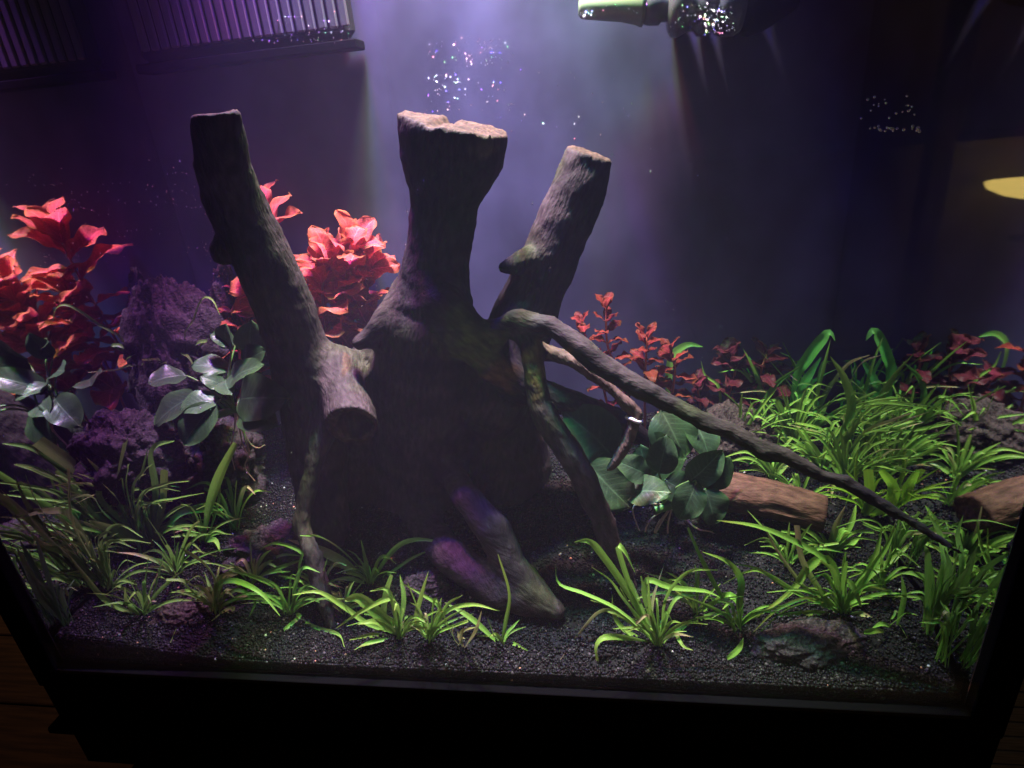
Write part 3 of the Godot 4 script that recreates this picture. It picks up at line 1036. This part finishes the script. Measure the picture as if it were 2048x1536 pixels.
func broad_plants() -> void:
	var up := Vector3(0, 1, 0.5)
	var fr := Vector3(0, 0.5, 1)
	anubias("dark green broad-leaved plant beside the right log with roundish leaves", at(1345, 1010, -0.125), [
		[1226, 915, -0.14, 1124, 820, -0.125, 104, Vector3(0.3, 0.7, 1), 1.25],
		[1300, 915, -0.15, 1372, 918, -0.128, 96, Vector3(0.1, 0.5, 1), 1.3],
		[1322, 820, -0.16, 1370, 915, -0.14, 88, Vector3(0.1, 0.4, 1), 1.3],
		[1385, 835, -0.16, 1420, 915, -0.14, 62, Vector3(0.2, 0.5, 1), 1.2],
		[1318, 946, -0.11, 1334, 870, -0.108, 56, Vector3(-0.1, 0.3, 1), 1.35],
		[1380, 962, -0.105, 1444, 900, -0.098, 58, Vector3(0.1, 0.6, 1), 1.9],
		[1396, 975, -0.115, 1462, 916, -0.118, 60, Vector3(0.4, 0.3, 1), 0.7],
		[1298, 952, -0.11, 1232, 922, -0.10, 50, Vector3(-0.2, 0.8, 0.8), 1.3],
		[1252, 986, -0.105, 1342, 984, -0.09, 58, Vector3(0, 1, 0.7), 1.3],
		[1175, 925, -0.115, 1262, 1016, -0.095, 92, Vector3(-0.2, 0.6, 1), 0.8],
		[1392, 962, -0.10, 1358, 1040, -0.088, 62, Vector3(0.2, 0.6, 1), 1.45],
		[1408, 975, -0.11, 1428, 1050, -0.10, 66, Vector3(0.5, 0.4, 1), 0.7],
		[1300, 955, -0.12, 1280, 890, -0.122, 52, Vector3(-0.2, 0.3, 1), 1.1],
		[1330, 960, -0.118, 1375, 985, -0.112, 60, Vector3(0, 0.6, 1), 0.6],
	], [[1320, 1050, 1300, 1095, 1318, 1120], [1335, 1060, 1345, 1110, 1330, 1150], [1300, 1040, 1290, 1080, 1302, 1110], [1270, 1010, 1276, 1055, 1290, 1075], [1390, 1055, 1425, 1065, 1440, 1088], [1310, 1060, 1318, 1100, 1300, 1130]])
	anubias("dark green broad-leaved plant on the rock left of the leaning limb", at(470, 820, -0.147), [
		[374, 752, -0.157, 296, 768, -0.135, 56, Vector3(0, 1, 0.55), 0.95],
		[462, 738, -0.162, 382, 732, -0.148, 46, Vector3(-0.1, 1, 0.6), 1.3],
		[458, 772, -0.152, 526, 728, -0.138, 52, Vector3(-0.2, 0.8, 0.7), 0.9],
		[462, 700, -0.167, 450, 648, -0.16, 44, Vector3(-0.3, 0.4, 1), 1.2],
		[505, 712, -0.162, 502, 642, -0.152, 54, Vector3(0.2, 0.3, 1), 1.0],
		[398, 788, -0.137, 308, 850, -0.118, 62, Vector3(-0.1, 0.9, 0.7), 0.75],
		[440, 800, -0.137, 360, 820, -0.12, 50, Vector3(0, 1, 0.6), 2.0],
		[434, 806, -0.132, 366, 890, -0.112, 62, Vector3(0.3, 0.7, 0.8), 0.85],
		[482, 800, -0.125, 576, 796, -0.088, 84, Vector3(0.1, 0.7, 1), 0.55],
		[450, 775, -0.147, 400, 752, -0.14, 34, Vector3(0, 1, 0.5), 1.2],
		[488, 728, -0.157, 530, 700, -0.15, 50, Vector3(0.2, 0.6, 1), 0.6],
		[490, 815, -0.12, 556, 850, -0.086, 66, Vector3(0.2, 0.6, 1), 0.45],
		[330, 884, -0.147, 268, 822, -0.13, 34, Vector3(-0.2, 0.8, 0.8), 1.4],
		[470, 690, -0.167, 420, 668, -0.16, 34, Vector3(-0.2, 0.9, 0.6), 0.9],
		[452, 760, -0.152, 462, 790, -0.13, 40, Vector3(0, 0.8, 0.7), 1.3],
	], [[488, 870, 498, 905, 490, 935, 510, 962], [478, 850, 486, 890, 500, 915], [496, 880, 515, 896, 530, 890], [470, 850, 462, 900, 470, 940]])


func stem_plant(label: String, pts: Array, z0: float, z1: float, leaf_px: float, pairs: int, tones: Array, group: String, lean := 0.6, slim := 0.42) -> void:
	var P := []
	for k in pts.size():
		P.append(at(pts[k][0], pts[k][1], lerpf(z0, z1, float(k) / (pts.size() - 1))))
	var base: Vector3 = P[0]
	base.y = minf(base.y, ground(base.x, base.z) - 0.002)
	P[0] = base
	for k in P.size(): P[k] -= base
	var o := thing("red_stem_plant", label, "plant", base, group)
	var sh := Shape.new()
	tube(sh, P, 0.0013, 0.0009, 7, 26)
	put("stem", sh.mesh(), M.stem_red, o)
	var spin := rng.randf() * TAU
	for k in pairs:
		var t := lerpf(0.16, 1.0, (k + 0.5) / pairs)
		var p := spline(P, t)
		var d := (spline(P, t + 0.03) - spline(P, t - 0.03)).normalized()
		var e1 := d.cross(Vector3(0, 0, 1)).normalized()
		var e2 := d.cross(e1)
		spin += PI * 0.5 + rng.randf_range(-0.35, 0.35)
		var crown := smoothstep(0.7, 1.0, t)
		var s := leaf_px / pixel(p + base) * lerpf(1.0, 0.72, crown) * rng.randf_range(0.85, 1.15)
		for w in (2 if crown < 0.5 else 3):
			var q := spin + w * (PI if crown < 0.5 else TAU / 3.0) + rng.randf_range(-0.3, 0.3)
			var outw := e1 * cos(q) + e2 * sin(q)
			var rise := lerpf(lean - 0.25, 1.5, crown) + rng.randf_range(-0.25, 0.25)
			var dir := (outw + d * rise).normalized()
			var face := (d - dir * d.dot(dir)).normalized()
			var b := p + outw * 0.001
			var tip := b + dir * s
			if absf((tip + base).x) > 0.297 or (tip + base).z < -DEEP + 0.002:
				dir.x *= 0.3; dir.z = absf(dir.z) * 0.5 + 0.1
				dir = dir.normalized()
				face = (d - dir * d.dot(dir)).normalized()
				tip = b + dir * s
				if absf((tip + base).x) > 0.297 or (tip + base).z < -DEEP + 0.002: continue
			var tone: Color = tones[0].lerp(tones[1], rng.randf()) * rng.randf_range(0.75, 1.15)
			tone.a = 1.0
			tone = tone.lerp(tones[2], clampf((0.55 - t) * 1.2 + rng.randf_range(-0.15, 0.15), 0.0, 1.0))
			put("leaf", broad_leaf(b, tip, s * slim * 1.25 * rng.randf_range(0.85, 1.2), face, tone, tone.lerp(tones[2], 0.8), {"droop": rng.randf_range(-0.02, 0.2), "fold": rng.randf_range(0.05, 0.4), "wavy": 0.11, "full": 0.52, "point": 0.6, "twist": rng.randf_range(-0.7, 0.7)}), M.red, o)


func red_plants() -> void:
	var hot := [Color(0.84, 0.10, 0.10), Color(0.82, 0.15, 0.24), Color(0.72, 0.26, 0.08)]
	var warm := [Color(0.82, 0.13, 0.09), Color(0.80, 0.11, 0.18), Color(0.70, 0.30, 0.08)]
	var dull := [Color(0.33, 0.052, 0.035), Color(0.27, 0.04, 0.045), Color(0.26, 0.09, 0.03)]
	var dark := [Color(0.16, 0.028, 0.045), Color(0.12, 0.022, 0.045), Color(0.15, 0.045, 0.03)]
	var g := "red stem plants along the back"
	stem_plant("tallest bright red stem plant between the left limb and the trunk", [[705, 800], [700, 690], [690, 580], [705, 490]], -0.235, -0.225, 100, 11, hot, g, 0.75, 0.48)
	stem_plant("bright red stem plant touching the leaning limb on its right", [[665, 800], [655, 700], [645, 600], [650, 520]], -0.225, -0.215, 96, 10, hot, g, 0.7, 0.46)
	stem_plant("bright red stem plant close to the left side of the trunk", [[740, 790], [738, 700], [735, 610], [738, 520]], -0.245, -0.24, 92, 10, hot, g, 0.8, 0.46)
	stem_plant("red stem plant mostly behind the leaning left limb", [[560, 800], [552, 690], [546, 590], [540, 510], [526, 425]], -0.240, -0.238, 112, 11, warm, g, 0.45, 0.36)
	stem_plant("orange red stem plant behind the foot of the leaning limb", [[590, 810], [575, 720], [566, 640], [560, 570]], -0.23, -0.23, 100, 9, warm, g, 0.5, 0.4)
	stem_plant("red stem plant low between the left rocks and the limb", [[500, 800], [490, 720], [486, 650]], -0.235, -0.235, 84, 6, warm, g, 0.5, 0.4)
	stem_plant("small-leaved red stem plant right behind the long branch, its top highest", [[1250, 850], [1240, 760], [1215, 690], [1212, 605]], -0.225, -0.235, 46, 9, dull, g, 0.45, 0.44)
	stem_plant("small-leaved red stem plant leaning left towards the right limb", [[1230, 850], [1205, 770], [1180, 700], [1160, 640]], -0.23, -0.235, 46, 8, dull, g, 0.45, 0.44)
	stem_plant("small-leaved red stem plant leaning right above the long branch", [[1290, 840], [1290, 760], [1292, 715], [1295, 670]], -0.225, -0.23, 48, 8, dull, g, 0.4, 0.42)
	stem_plant("low red stem plant beside the single pale strap leaf", [[1345, 840], [1345, 790], [1350, 740], [1340, 705]], -0.225, -0.23, 52, 7, dull, g, 0.35, 0.42)
	stem_plant("purplish red stem plant in front of the right back corner", [[1450, 850], [1455, 800], [1470, 745], [1465, 715]], -0.235, -0.24, 62, 7, dark, g, 0.5, 0.62)
	stem_plant("dark purple stem plant left of the tall curled grass", [[1540, 850], [1530, 790], [1522, 745], [1535, 708]], -0.24, -0.24, 58, 8, dark, g, 0.35, 0.42)
	stem_plant("low dark red stem plant behind the grainy brown rock", [[1400, 850], [1400, 810], [1395, 775]], -0.235, -0.235, 56, 6, dark, g, 0.3, 0.5)


func strap_plant(label: String, rx: float, ry: float, blades: Array, tone := Color(0.10, 0.27, 0.025), filler := 0, reach := 80.0, lift := 0.0) -> void:
	# blades: [width, tip shape 0..1, x, y, x, y ...] from the tip down to the root, the root left out
	var root := foot(rx, ry)
	root.y += lift - 0.002
	var o := thing("grassy_plant", label, "plant", root, "strap-leaved grassy plants in the gravel")
	var all := blades.duplicate()
	for k in filler * 2:
		var q := rng.randf_range(-1.2, 1.2)
		var l := reach * rng.randf_range(0.6, 1.75)
		var bend := rng.randf_range(0.0, 1.0)
		var sx := sin(q) * l
		all.append([rng.randf_range(4.0, 8.5), 0.0 if rng.randf() > 0.15 else 0.7, rx + sx * (1.0 + 0.35 * bend), ry - l * cos(q) * lerpf(1.0, 0.35, bend), rx + sx * 0.68, ry - l * cos(q) * lerpf(0.74, 0.62, bend), rx + sx * 0.27, ry - l * cos(q) * 0.4])
	for b in all:
		var pts := [root + Vector3(rng.randf_range(-0.003, 0.003), 0, rng.randf_range(-0.003, 0.003))]
		var n: int = (b.size() - 2) / 2
		var dz := rng.randf_range(-0.022, 0.024)
		for k in n:
			var j: int = b.size() - 2 - 2 * k
			var f := float(k + 1) / n
			var z := clampf(root.z + dz * f, -DEEP + 0.003, -0.004)
			var p := at(b[j], b[j + 1], z)
			var gy := ground(p.x, p.z) + 0.0012
			if p.y < gy:
				p = foot(b[j], b[j + 1]) + Vector3(0, 0.0016, 0)
			pts.append(p)
		for k in pts.size(): pts[k] -= root
		var w: float = b[0] * 0.86 / pixel(root)
		var t := tone * rng.randf_range(0.75, 1.2)
		t.a = 1.0
		var end := t.lerp(Color(0.26, 0.30, 0.06), rng.randf_range(0.0, 0.45))
		if rng.randf() < 0.06: end = Color(0.34, 0.26, 0.14)
		var face := Vector3(rng.randf_range(-0.8, 0.8), rng.randf_range(0.3, 1.0), 0.8).normalized()
		put("blade", ribbon(pts, w, face, b[1], t, end), M.blade, o)


func grasses() -> void:
	var lf := Color(0.125, 0.27, 0.05)
	var rt := Color(0.145, 0.29, 0.045)
	# left
	strap_plant("tall grassy plant in front of the left rounded rock with a wide cut blade", 300, 1085, [
		[16, 0, 210, 915, 253, 963, 263, 1021], [12, 0, 173, 915, 205, 953, 205, 1004], [17, 0, 350, 882, 314, 891, 304, 918, 313, 987], [15, 0, 297, 894, 287, 942, 273, 990],
		[16, 0.9, 330, 939, 325, 1014], [16, 0, 478, 1040, 427, 1021, 376, 1021, 342, 1045], [9, 0, 144, 997, 185, 992, 215, 1030], [16, 0, 229, 995, 273, 992, 301, 1028], [24, 0.1, 178, 1041, 239, 1062],
		[28, 0.95, 256, 880, 238, 960, 250, 1020], [12, 0, 205, 1020, 240, 1010, 280, 1040], [12, 0, 262, 1032, 285, 1050]], lf, 9, 75)
	strap_plant("grassy plant with one long slanting dark blade left of the leaning limb", 408, 1082, [
		[22, 0.5, 472, 886, 441, 949, 420, 1014], [9, 0, 438, 935, 440, 990, 425, 1050], [8, 0, 392, 1030, 404, 1052], [12, 0, 442, 1108, 432, 1082, 418, 1080], [10, 0, 325, 1079, 362, 1059, 395, 1070], [11, 0, 342, 1074, 393, 1068]], lf, 7, 65)
	strap_plant("thin grassy plant against the left pane above the glittering gravel edge", 190, 1120, [
		[18, 0.9, 140, 939, 150, 1050], [10, 0, 51, 949, 75, 1004, 120, 1070], [12, 0, 0, 978, 40, 1014, 90, 1070], [16, 0, 34, 1038, 96, 1023, 150, 1040], [14, 0, 60, 1065, 90, 1090, 140, 1110], [12, 0, 110, 1060, 140, 1080]], lf, 9, 80)
	strap_plant("grassy plant at the front left with one long yellowish blade arching left", 290, 1228, [
		[13, 0, 130, 1098, 171, 1151, 219, 1205], [14, 0.2, 297, 1117, 292, 1175], [8, 0, 316, 1147, 300, 1190], [6, 0, 255, 1108, 260, 1158, 280, 1200], [8, 0, 215, 1188, 240, 1172, 262, 1200], [10, 0, 250, 1175, 256, 1205], [9, 0, 330, 1100, 318, 1150]], lf, 8, 70)
	strap_plant("grassy plant against the left pane at the front corner", 120, 1215, [[16, 0, 22, 1100, 50, 1160, 80, 1210], [12, 0, 70, 1060, 90, 1130], [12, 0, 40, 1080, 70, 1140], [10, 0, 150, 1175, 140, 1195]], Color(0.06, 0.16, 0.05), 4, 80)
	strap_plant("grassy plant left of the thin left root with arching front blades", 432, 1222, [
		[18, 0, 362, 1096, 407, 1123, 434, 1164], [10, 0, 328, 1103, 355, 1151, 395, 1190], [16, 0, 342, 1291, 378, 1219, 420, 1180], [12, 0, 560, 1232, 520, 1185, 465, 1161, 430, 1178], [9, 0, 424, 1246, 455, 1223, 470, 1222], [16, 0, 478, 1147, 440, 1160],
		[10, 0, 340, 1190, 380, 1185, 410, 1200], [9, 0, 500, 1240, 510, 1200, 470, 1180], [12, 0, 375, 1190, 400, 1196]], lf, 10, 70)
	strap_plant("grassy plant at the foot of the thin left root with hooked blades", 578, 1228, [
		[9, 0, 520, 1099, 554, 1086, 602, 1103, 600, 1130], [10, 0, 720, 1230, 690, 1206, 636, 1185, 600, 1180], [9, 0.9, 569, 1264, 600, 1236], [12, 0, 458, 1140, 513, 1154, 560, 1180], [9, 0, 640, 1145, 606, 1136, 590, 1175], [9, 0, 650, 1210, 620, 1196, 595, 1206], [8, 0, 690, 1298, 676, 1272, 630, 1258]], lf, 9, 65)
	strap_plant("grassy plant with wide blades fanning left under the dark stump", 742, 1165, [
		[22, 0, 575, 1079, 637, 1098, 691, 1126], [9, 0, 600, 1071, 644, 1074, 691, 1105], [16, 0, 633, 1126, 685, 1129], [12, 0, 888, 1084, 828, 1079, 784, 1102], [7, 0, 880, 1092, 828, 1114, 785, 1142], [10, 0, 722, 1080, 734, 1130], [10, 0, 660, 1160, 700, 1158]], lf, 6, 55)
	strap_plant("dense bright grassy plant at the front below the purple roots", 800, 1272, [
		[11, 0, 585, 1190, 637, 1184, 688, 1214, 740, 1250], [12, 0, 672, 1257, 726, 1221, 784, 1196, 800, 1230], [15, 0.7, 784, 1150, 772, 1191, 770, 1240], [12, 0, 800, 1150, 808, 1201], [15, 0, 715, 1249, 750, 1243, 780, 1258], [8, 0, 778, 1232, 796, 1250],
		[11, 0, 700, 1284, 750, 1274], [26, 0.2, 690, 1200, 720, 1196, 760, 1230], [10, 0, 740, 1182, 775, 1180, 790, 1230], [9, 0, 708, 1300, 740, 1286]], rt, 11, 60)
	strap_plant("upright grassy plant right of the dense front clump", 858, 1280, [
		[11, 0, 857, 1142, 842, 1191, 832, 1242], [8, 0, 800, 1165, 842, 1187, 880, 1220], [8, 0, 883, 1195, 874, 1232], [9, 0, 1000, 1222, 944, 1209, 890, 1226], [9, 0, 910, 1282, 890, 1235, 870, 1200], [7, 0, 925, 1190, 890, 1215], [8, 0, 815, 1165, 838, 1220]], rt, 9, 60)
	strap_plant("grassy plant with one tall blade in front of the purple roots", 1004, 1287, [
		[12, 0, 996, 1108, 1020, 1187, 1013, 1242], [12, 0, 890, 1205, 944, 1238], [9, 0.8, 976, 1236, 988, 1268], [8, 0, 1056, 1306, 1030, 1292]], rt, 2, 40)
	strap_plant("small pinkish-tipped grassy sprig at the front edge below the roots", 920, 1292, [[9, 0, 963, 1222, 951, 1259], [9, 0, 952, 1254, 924, 1264], [7, 0, 905, 1250, 908, 1275]], Color(0.2, 0.2, 0.08), 1, 30)
	# middle right
	strap_plant("large grassy plant where the front right root meets the gravel", 1318, 1288, [
		[9, 0, 1110, 1128, 1118, 1168, 1170, 1188, 1241, 1223], [9, 0, 1181, 1200, 1221, 1212, 1269, 1243], [12, 0, 1224, 1188, 1228, 1233, 1262, 1274], [11, 0, 1121, 1324, 1163, 1264, 1197, 1223, 1235, 1228], [14, 0.6, 1196, 1322, 1194, 1291, 1214, 1274, 1262, 1276],
		[6, 0, 1183, 1134, 1221, 1161, 1248, 1199, 1290, 1250], [13, 0, 1440, 1195, 1409, 1182, 1341, 1175, 1295, 1160, 1290, 1200], [8, 0, 1436, 1140, 1375, 1144, 1330, 1200], [9, 0.4, 1262, 1160, 1285, 1220], [9, 0.4, 1282, 1152, 1298, 1215], [9, 0, 1328, 1130, 1305, 1210], [8, 0, 1240, 1175, 1270, 1230],
		[8, 0, 1296, 1150, 1300, 1220], [16, 0, 1148, 1084, 1178, 1082, 1205, 1110, 1260, 1190], [12, 0, 1272, 1150, 1250, 1105, 1236, 1098, 1270, 1200], [8, 0, 1410, 1190, 1350, 1200]], rt, 9, 75)
	strap_plant("sparse grassy plant with a pale bent blade right of the front right root", 1474, 1258, [
		[11, 0.6, 1375, 1055, 1395, 1103, 1419, 1151, 1450, 1209], [14, 0, 1405, 1104, 1455, 1124, 1481, 1158, 1481, 1199], [16, 0.2, 1364, 1264, 1412, 1219, 1455, 1190, 1480, 1215], [6, 0, 1490, 1200, 1480, 1230], [7, 0, 1330, 1180, 1400, 1205, 1450, 1230], [10, 0, 1385, 1306, 1364, 1294, 1356, 1262, 1420, 1240]], Color(0.10, 0.25, 0.03), 7, 75)
	strap_plant("single short leaf stuck in the gravel left of the flat dark stone", 1452, 1320, [[13, 0, 1487, 1276, 1478, 1298]], rt, 0)
	# right
	strap_plant("full bright green grassy plant behind the flat dark stone", 1682, 1224, [
		[20, 0, 1503, 1245, 1583, 1182, 1617, 1134, 1652, 1118, 1674, 1160], [13, 0.9, 1594, 1050, 1604, 1117, 1640, 1180], [12, 0, 1640, 1120, 1670, 1150], [17, 0.9, 1689, 1125, 1683, 1175], [18, 0, 1629, 1166, 1645, 1195], [17, 0.1, 1722, 1214, 1706, 1175, 1688, 1168],
		[12, 0, 1752, 1135, 1716, 1168], [7, 0, 1505, 1266, 1556, 1219, 1628, 1195], [7, 0, 1512, 1275, 1570, 1225, 1640, 1200], [15, 0.3, 1556, 1234, 1620, 1230], [14, 0, 1744, 1240, 1715, 1232], [14, 0, 1764, 1055, 1750, 1114, 1718, 1180], [11, 0, 1793, 1040, 1773, 1093, 1735, 1150],
		[14, 0.2, 1823, 1084, 1785, 1120, 1738, 1152], [14, 0.1, 1433, 1041, 1511, 1052, 1580, 1079, 1650, 1120, 1690, 1180], [10, 0, 1525, 1046, 1556, 1103, 1604, 1168, 1640, 1205], [8, 0, 1446, 1168, 1500, 1141, 1540, 1150, 1620, 1200], [8, 0, 1470, 1127, 1520, 1140, 1580, 1180]], rt, 12, 85)
	strap_plant("grassy plant against the right end of the brown log", 1662, 1112, [
		[14, 0, 1690, 1012, 1669, 1062], [13, 0, 1708, 1070, 1688, 1060, 1672, 1080], [12, 0, 1602, 1057, 1635, 1078], [10, 0, 1723, 1070, 1700, 1095], [8, 0, 1640, 1060, 1650, 1085], [14, 0, 1712, 1010, 1700, 1050]], rt, 9, 65)
	strap_plant("two-bladed grassy sprig right of the flat dark stone", 1784, 1256, [[11, 0, 1803, 1150, 1808, 1196], [8, 0, 1813, 1280, 1796, 1254], [10, 0, 1745, 1256, 1764, 1248]], rt, 1, 40)
	strap_plant("small cut leaf lying on the gravel beside the flat dark stone", 1728, 1268, [[12, 0.5, 1768, 1262, 1748, 1262]], rt, 0)
	strap_plant("grassy plant in the front right corner beside the tip of the long branch", 1868, 1218, [
		[14, 0, 1797, 1146, 1832, 1149, 1858, 1172], [14, 0.1, 1858, 1030, 1880, 1070, 1888, 1140], [14, 0, 1888, 1095, 1894, 1146], [9, 0, 1906, 1152, 1885, 1190], [14, 0, 1850, 1090, 1855, 1128], [13, 0, 1940, 1130, 1905, 1180], [13, 0, 1920, 1090, 1900, 1150], [10, 0, 1825, 1200, 1850, 1200]], rt, 6, 80)
	strap_plant("low grassy sprig at the foot of the right pane near the front", 1900, 1262, [[12, 0, 1868, 1283, 1888, 1258], [9, 0, 1960, 1250, 1930, 1248], [9, 0, 1955, 1288, 1930, 1274], [9, 0, 1880, 1200, 1890, 1235]], rt, 6, 45)
	# back right
	strap_plant("single tall strap leaf with a bent pale tip behind the long branch", 1336, 815, [[18, 0, 1406, 694, 1375, 690, 1345, 715, 1338, 770]], rt, 1, 40)
	strap_plant("thin curved grassy sprig in front of the purple stem plant", 1440, 850, [[7, 0, 1402, 722, 1410, 750, 1437, 773, 1440, 820], [18, 0.2, 1446, 828, 1468, 832, 1480, 845]], rt, 2, 40)
	strap_plant("tall grassy plant in the right back corner, its leaf tips curled over", 1580, 872, [
		[24, 0, 1671, 684, 1659, 666, 1642, 680, 1612, 719, 1590, 760], [18, 0, 1643, 714, 1621, 746, 1600, 785], [15, 0, 1604, 730, 1553, 767, 1529, 808, 1530, 835], [9, 0, 1500, 771, 1533, 767, 1550, 785], [12, 0, 1498, 712, 1512, 746, 1524, 790]], Color(0.09, 0.34, 0.05), 9, 80)
	strap_plant("bright grassy plant left of the curled grass behind the brown rock", 1520, 885, [
		[20, 0.2, 1494, 827, 1510, 849], [13, 0, 1600, 820, 1553, 833, 1533, 850], [8, 0, 1560, 773, 1574, 825, 1550, 870], [14, 0, 1591, 893, 1587, 842, 1601, 806, 1621, 814], [10, 0, 1540, 832, 1535, 860], [12, 0, 1470, 840, 1495, 848], [10, 0, 1500, 800, 1515, 850]], rt, 12, 80)
	strap_plant("grassy plant with a wide slanting blade in the middle of the right back", 1640, 945, [
		[22, 0, 1726, 832, 1690, 876, 1660, 920], [15, 0, 1568, 900, 1600, 892, 1630, 915], [16, 0, 1600, 880, 1622, 890, 1640, 920], [12, 0, 1700, 880, 1670, 900], [18, 0, 1660, 712, 1690, 760, 1700, 830], [10, 0, 1590, 850, 1620, 900]], rt, 13, 85)
	strap_plant("low dense grassy plant right behind the brown log", 1545, 955, [[10, 0, 1480, 900, 1505, 910], [9, 0.5, 1500, 880, 1520, 915], [9, 0.5, 1520, 875, 1532, 915], [14, 0, 1590, 925, 1570, 930]], rt, 11, 70)
	strap_plant("bright yellow-green grassy plant beside the long branch near the right pane", 1735, 1020, [
		[22, 0.85, 1735, 938, 1738, 985], [24, 0.5, 1762, 940, 1786, 975, 1775, 1010], [10, 0.5, 1714, 905, 1710, 950, 1720, 1000], [15, 0, 1690, 1016, 1700, 985, 1722, 1000], [13, 0, 1760, 1000, 1750, 1010]], Color(0.17, 0.33, 0.02), 8, 75)
	strap_plant("grassy plant close to the right pane behind the yellow-green one", 1690, 970, [[14, 0, 1640, 905, 1665, 925], [12, 0, 1720, 880, 1705, 920], [14, 0, 1680, 860, 1690, 910], [12, 0, 1660, 1010, 1665, 975]], rt, 13, 85)
	strap_plant("short grassy plant at the back in front of the right corner", 1610, 868, [[13, 0, 1660, 800, 1640, 830], [10, 0, 1580, 810, 1595, 840]], rt, 11, 65)
	strap_plant("young grassy plant between the brown log and the front right grass", 1600, 1010, [[9, 0, 1560, 970, 1580, 985]], rt, 9, 60)
	# left back
	strap_plant("thin grassy plant in front of the tall pointed rock, its tips curled down", 355, 760, [[6, 0, 440, 630, 425, 600, 405, 598, 388, 640, 370, 700], [14, 0.8, 360, 670, 350, 715], [8, 0, 400, 725, 395, 700, 415, 682, 380, 720], [12, 0, 320, 690, 335, 725]], Color(0.09, 0.18, 0.04), 4, 60)
	strap_plant("grassy plant half hidden behind the left broad-leaved plant", 410, 800, [[9, 0, 430, 690, 425, 740], [8, 0, 400, 760, 405, 780]], Color(0.09, 0.18, 0.04), 6, 60)
	# more tufts that fill the gaps
	for q in [
		[222, 1178, "low wispy grassy plant between the front left corner plant and the half-buried brown stone", lf, 9, 70], [352, 1150, "wispy grassy plant behind the half-buried brown stone", lf, 10, 80], [505, 1165, "wispy grassy plant in front of the low dark rock at the limb's foot", lf, 10, 75],
		[640, 1195, "wispy grassy plant crossing in front of the thin left root", lf, 9, 65], [470, 1060, "tall wispy grassy plant between the low dark rock and the left porous rocks", lf, 9, 95], [255, 1040, "grassy plant right below the rounded porous rock", lf, 9, 95], [690, 1225, "short grassy tuft just left of the dense bright front plant", lf, 8, 50],
		[1478, 900, "grassy plant between the grainy brown rock and the long branch", rt, 11, 85], [1585, 905, "tangled grassy plant in the middle of the right mound above the branch", rt, 13, 120], [1690, 900, "tangled grassy plant on the right mound nearest the right pane", rt, 12, 90], [1625, 862, "tall tangled grassy plant at the top of the right mound", rt, 14, 125],
		[1540, 850, "grassy plant at the foot of the dark purple stem plant", rt, 11, 110], [1575, 1130, "wispy grassy plant below the middle of the brown log", rt, 8, 80], [1765, 1175, "wispy grassy plant between the bright front plant and the right corner plant", rt, 9, 75], [1395, 1225, "thin grassy plant between the front right root and the flat dark stone", rt, 8, 80], [1790, 1090, "thin grassy plant in the shade under the lower end of the long branch", rt, 9, 75]]:
		strap_plant(q[2], q[0], q[1], [], q[3], q[4], q[5])


func bubbles() -> void:
	var ball := SphereMesh.new()
	ball.radius = 1.0; ball.height = 2.0; ball.radial_segments = 10; ball.rings = 6
	var spots := []
	# [centre px, py, z, spread x, spread y, count, size]
	for c in [[940, 150, -0.13, 90, 75, 120, 0.00036], [975, 105, -0.14, 45, 30, 60, 0.00036], [895, 170, -0.19, 26, 22, 22, 0.00045], [1150, 240, -0.2, 160, 110, 60, 0.00045], [350, 370, -0.2, 60, 50, 45, 0.00045], [430, 540, -0.2, 25, 60, 60, 0.00045], [300, 430, -0.22, 160, 90, 40, 0.00045],
			[630, 45, -0.2425, 80, 26, 40, 0.0007], [600, 80, -0.2425, 100, 6, 40, 0.0006], [1440, 42, -0.2275, 30, 28, 140, 0.0006], [1390, 30, -0.2275, 50, 24, 90, 0.0005], [1175, 28, -0.238, 15, 6, 30, 0.0008], [1260, 15, -0.235, 60, 12, 24, 0.00045],
			[700, 560, -0.2, 60, 70, 26, 0.00045], [1100, 600, -0.05, 400, 250, 60, 0.0003], [500, 960, -0.08, 200, 150, 40, 0.00045], [800, 1130, -0.05, 60, 40, 12, 0.00045], [1780, 215, -0.03, 60, 25, 30, 0.00045], [1790, 257, -0.02, 50, 6, 30, 0.0006]]:
		for k in c[5]:
			if k % 3 == 2: continue
			var p := at(c[0] + rng.randf_range(-1, 1) * c[3], c[1] + rng.randf_range(-1, 1) * c[4], c[2] + rng.randf_range(-0.01, 0.01))
			p.z = clampf(p.z, -DEEP + 0.003, -0.003)
			if p.y > ground(p.x, p.z) + 0.002:
				spots.append(Transform3D(Basis().scaled(Vector3.ONE * c[6] * rng.randf_range(0.6, 1.3)), p))
	var mm := MultiMesh.new()
	mm.transform_format = MultiMesh.TRANSFORM_3D
	mm.mesh = ball
	mm.instance_count = spots.size()
	for i in spots.size(): mm.set_instance_transform(i, spots[i])
	var o := MultiMeshInstance3D.new()
	o.name = "air_bubbles"
	o.multimesh = mm
	o.material_override = M.bubble
	add_child(o)
	tag(o, "tiny bright air bubbles drifting in the water and clinging to the equipment", "bubbles", "", "stuff")
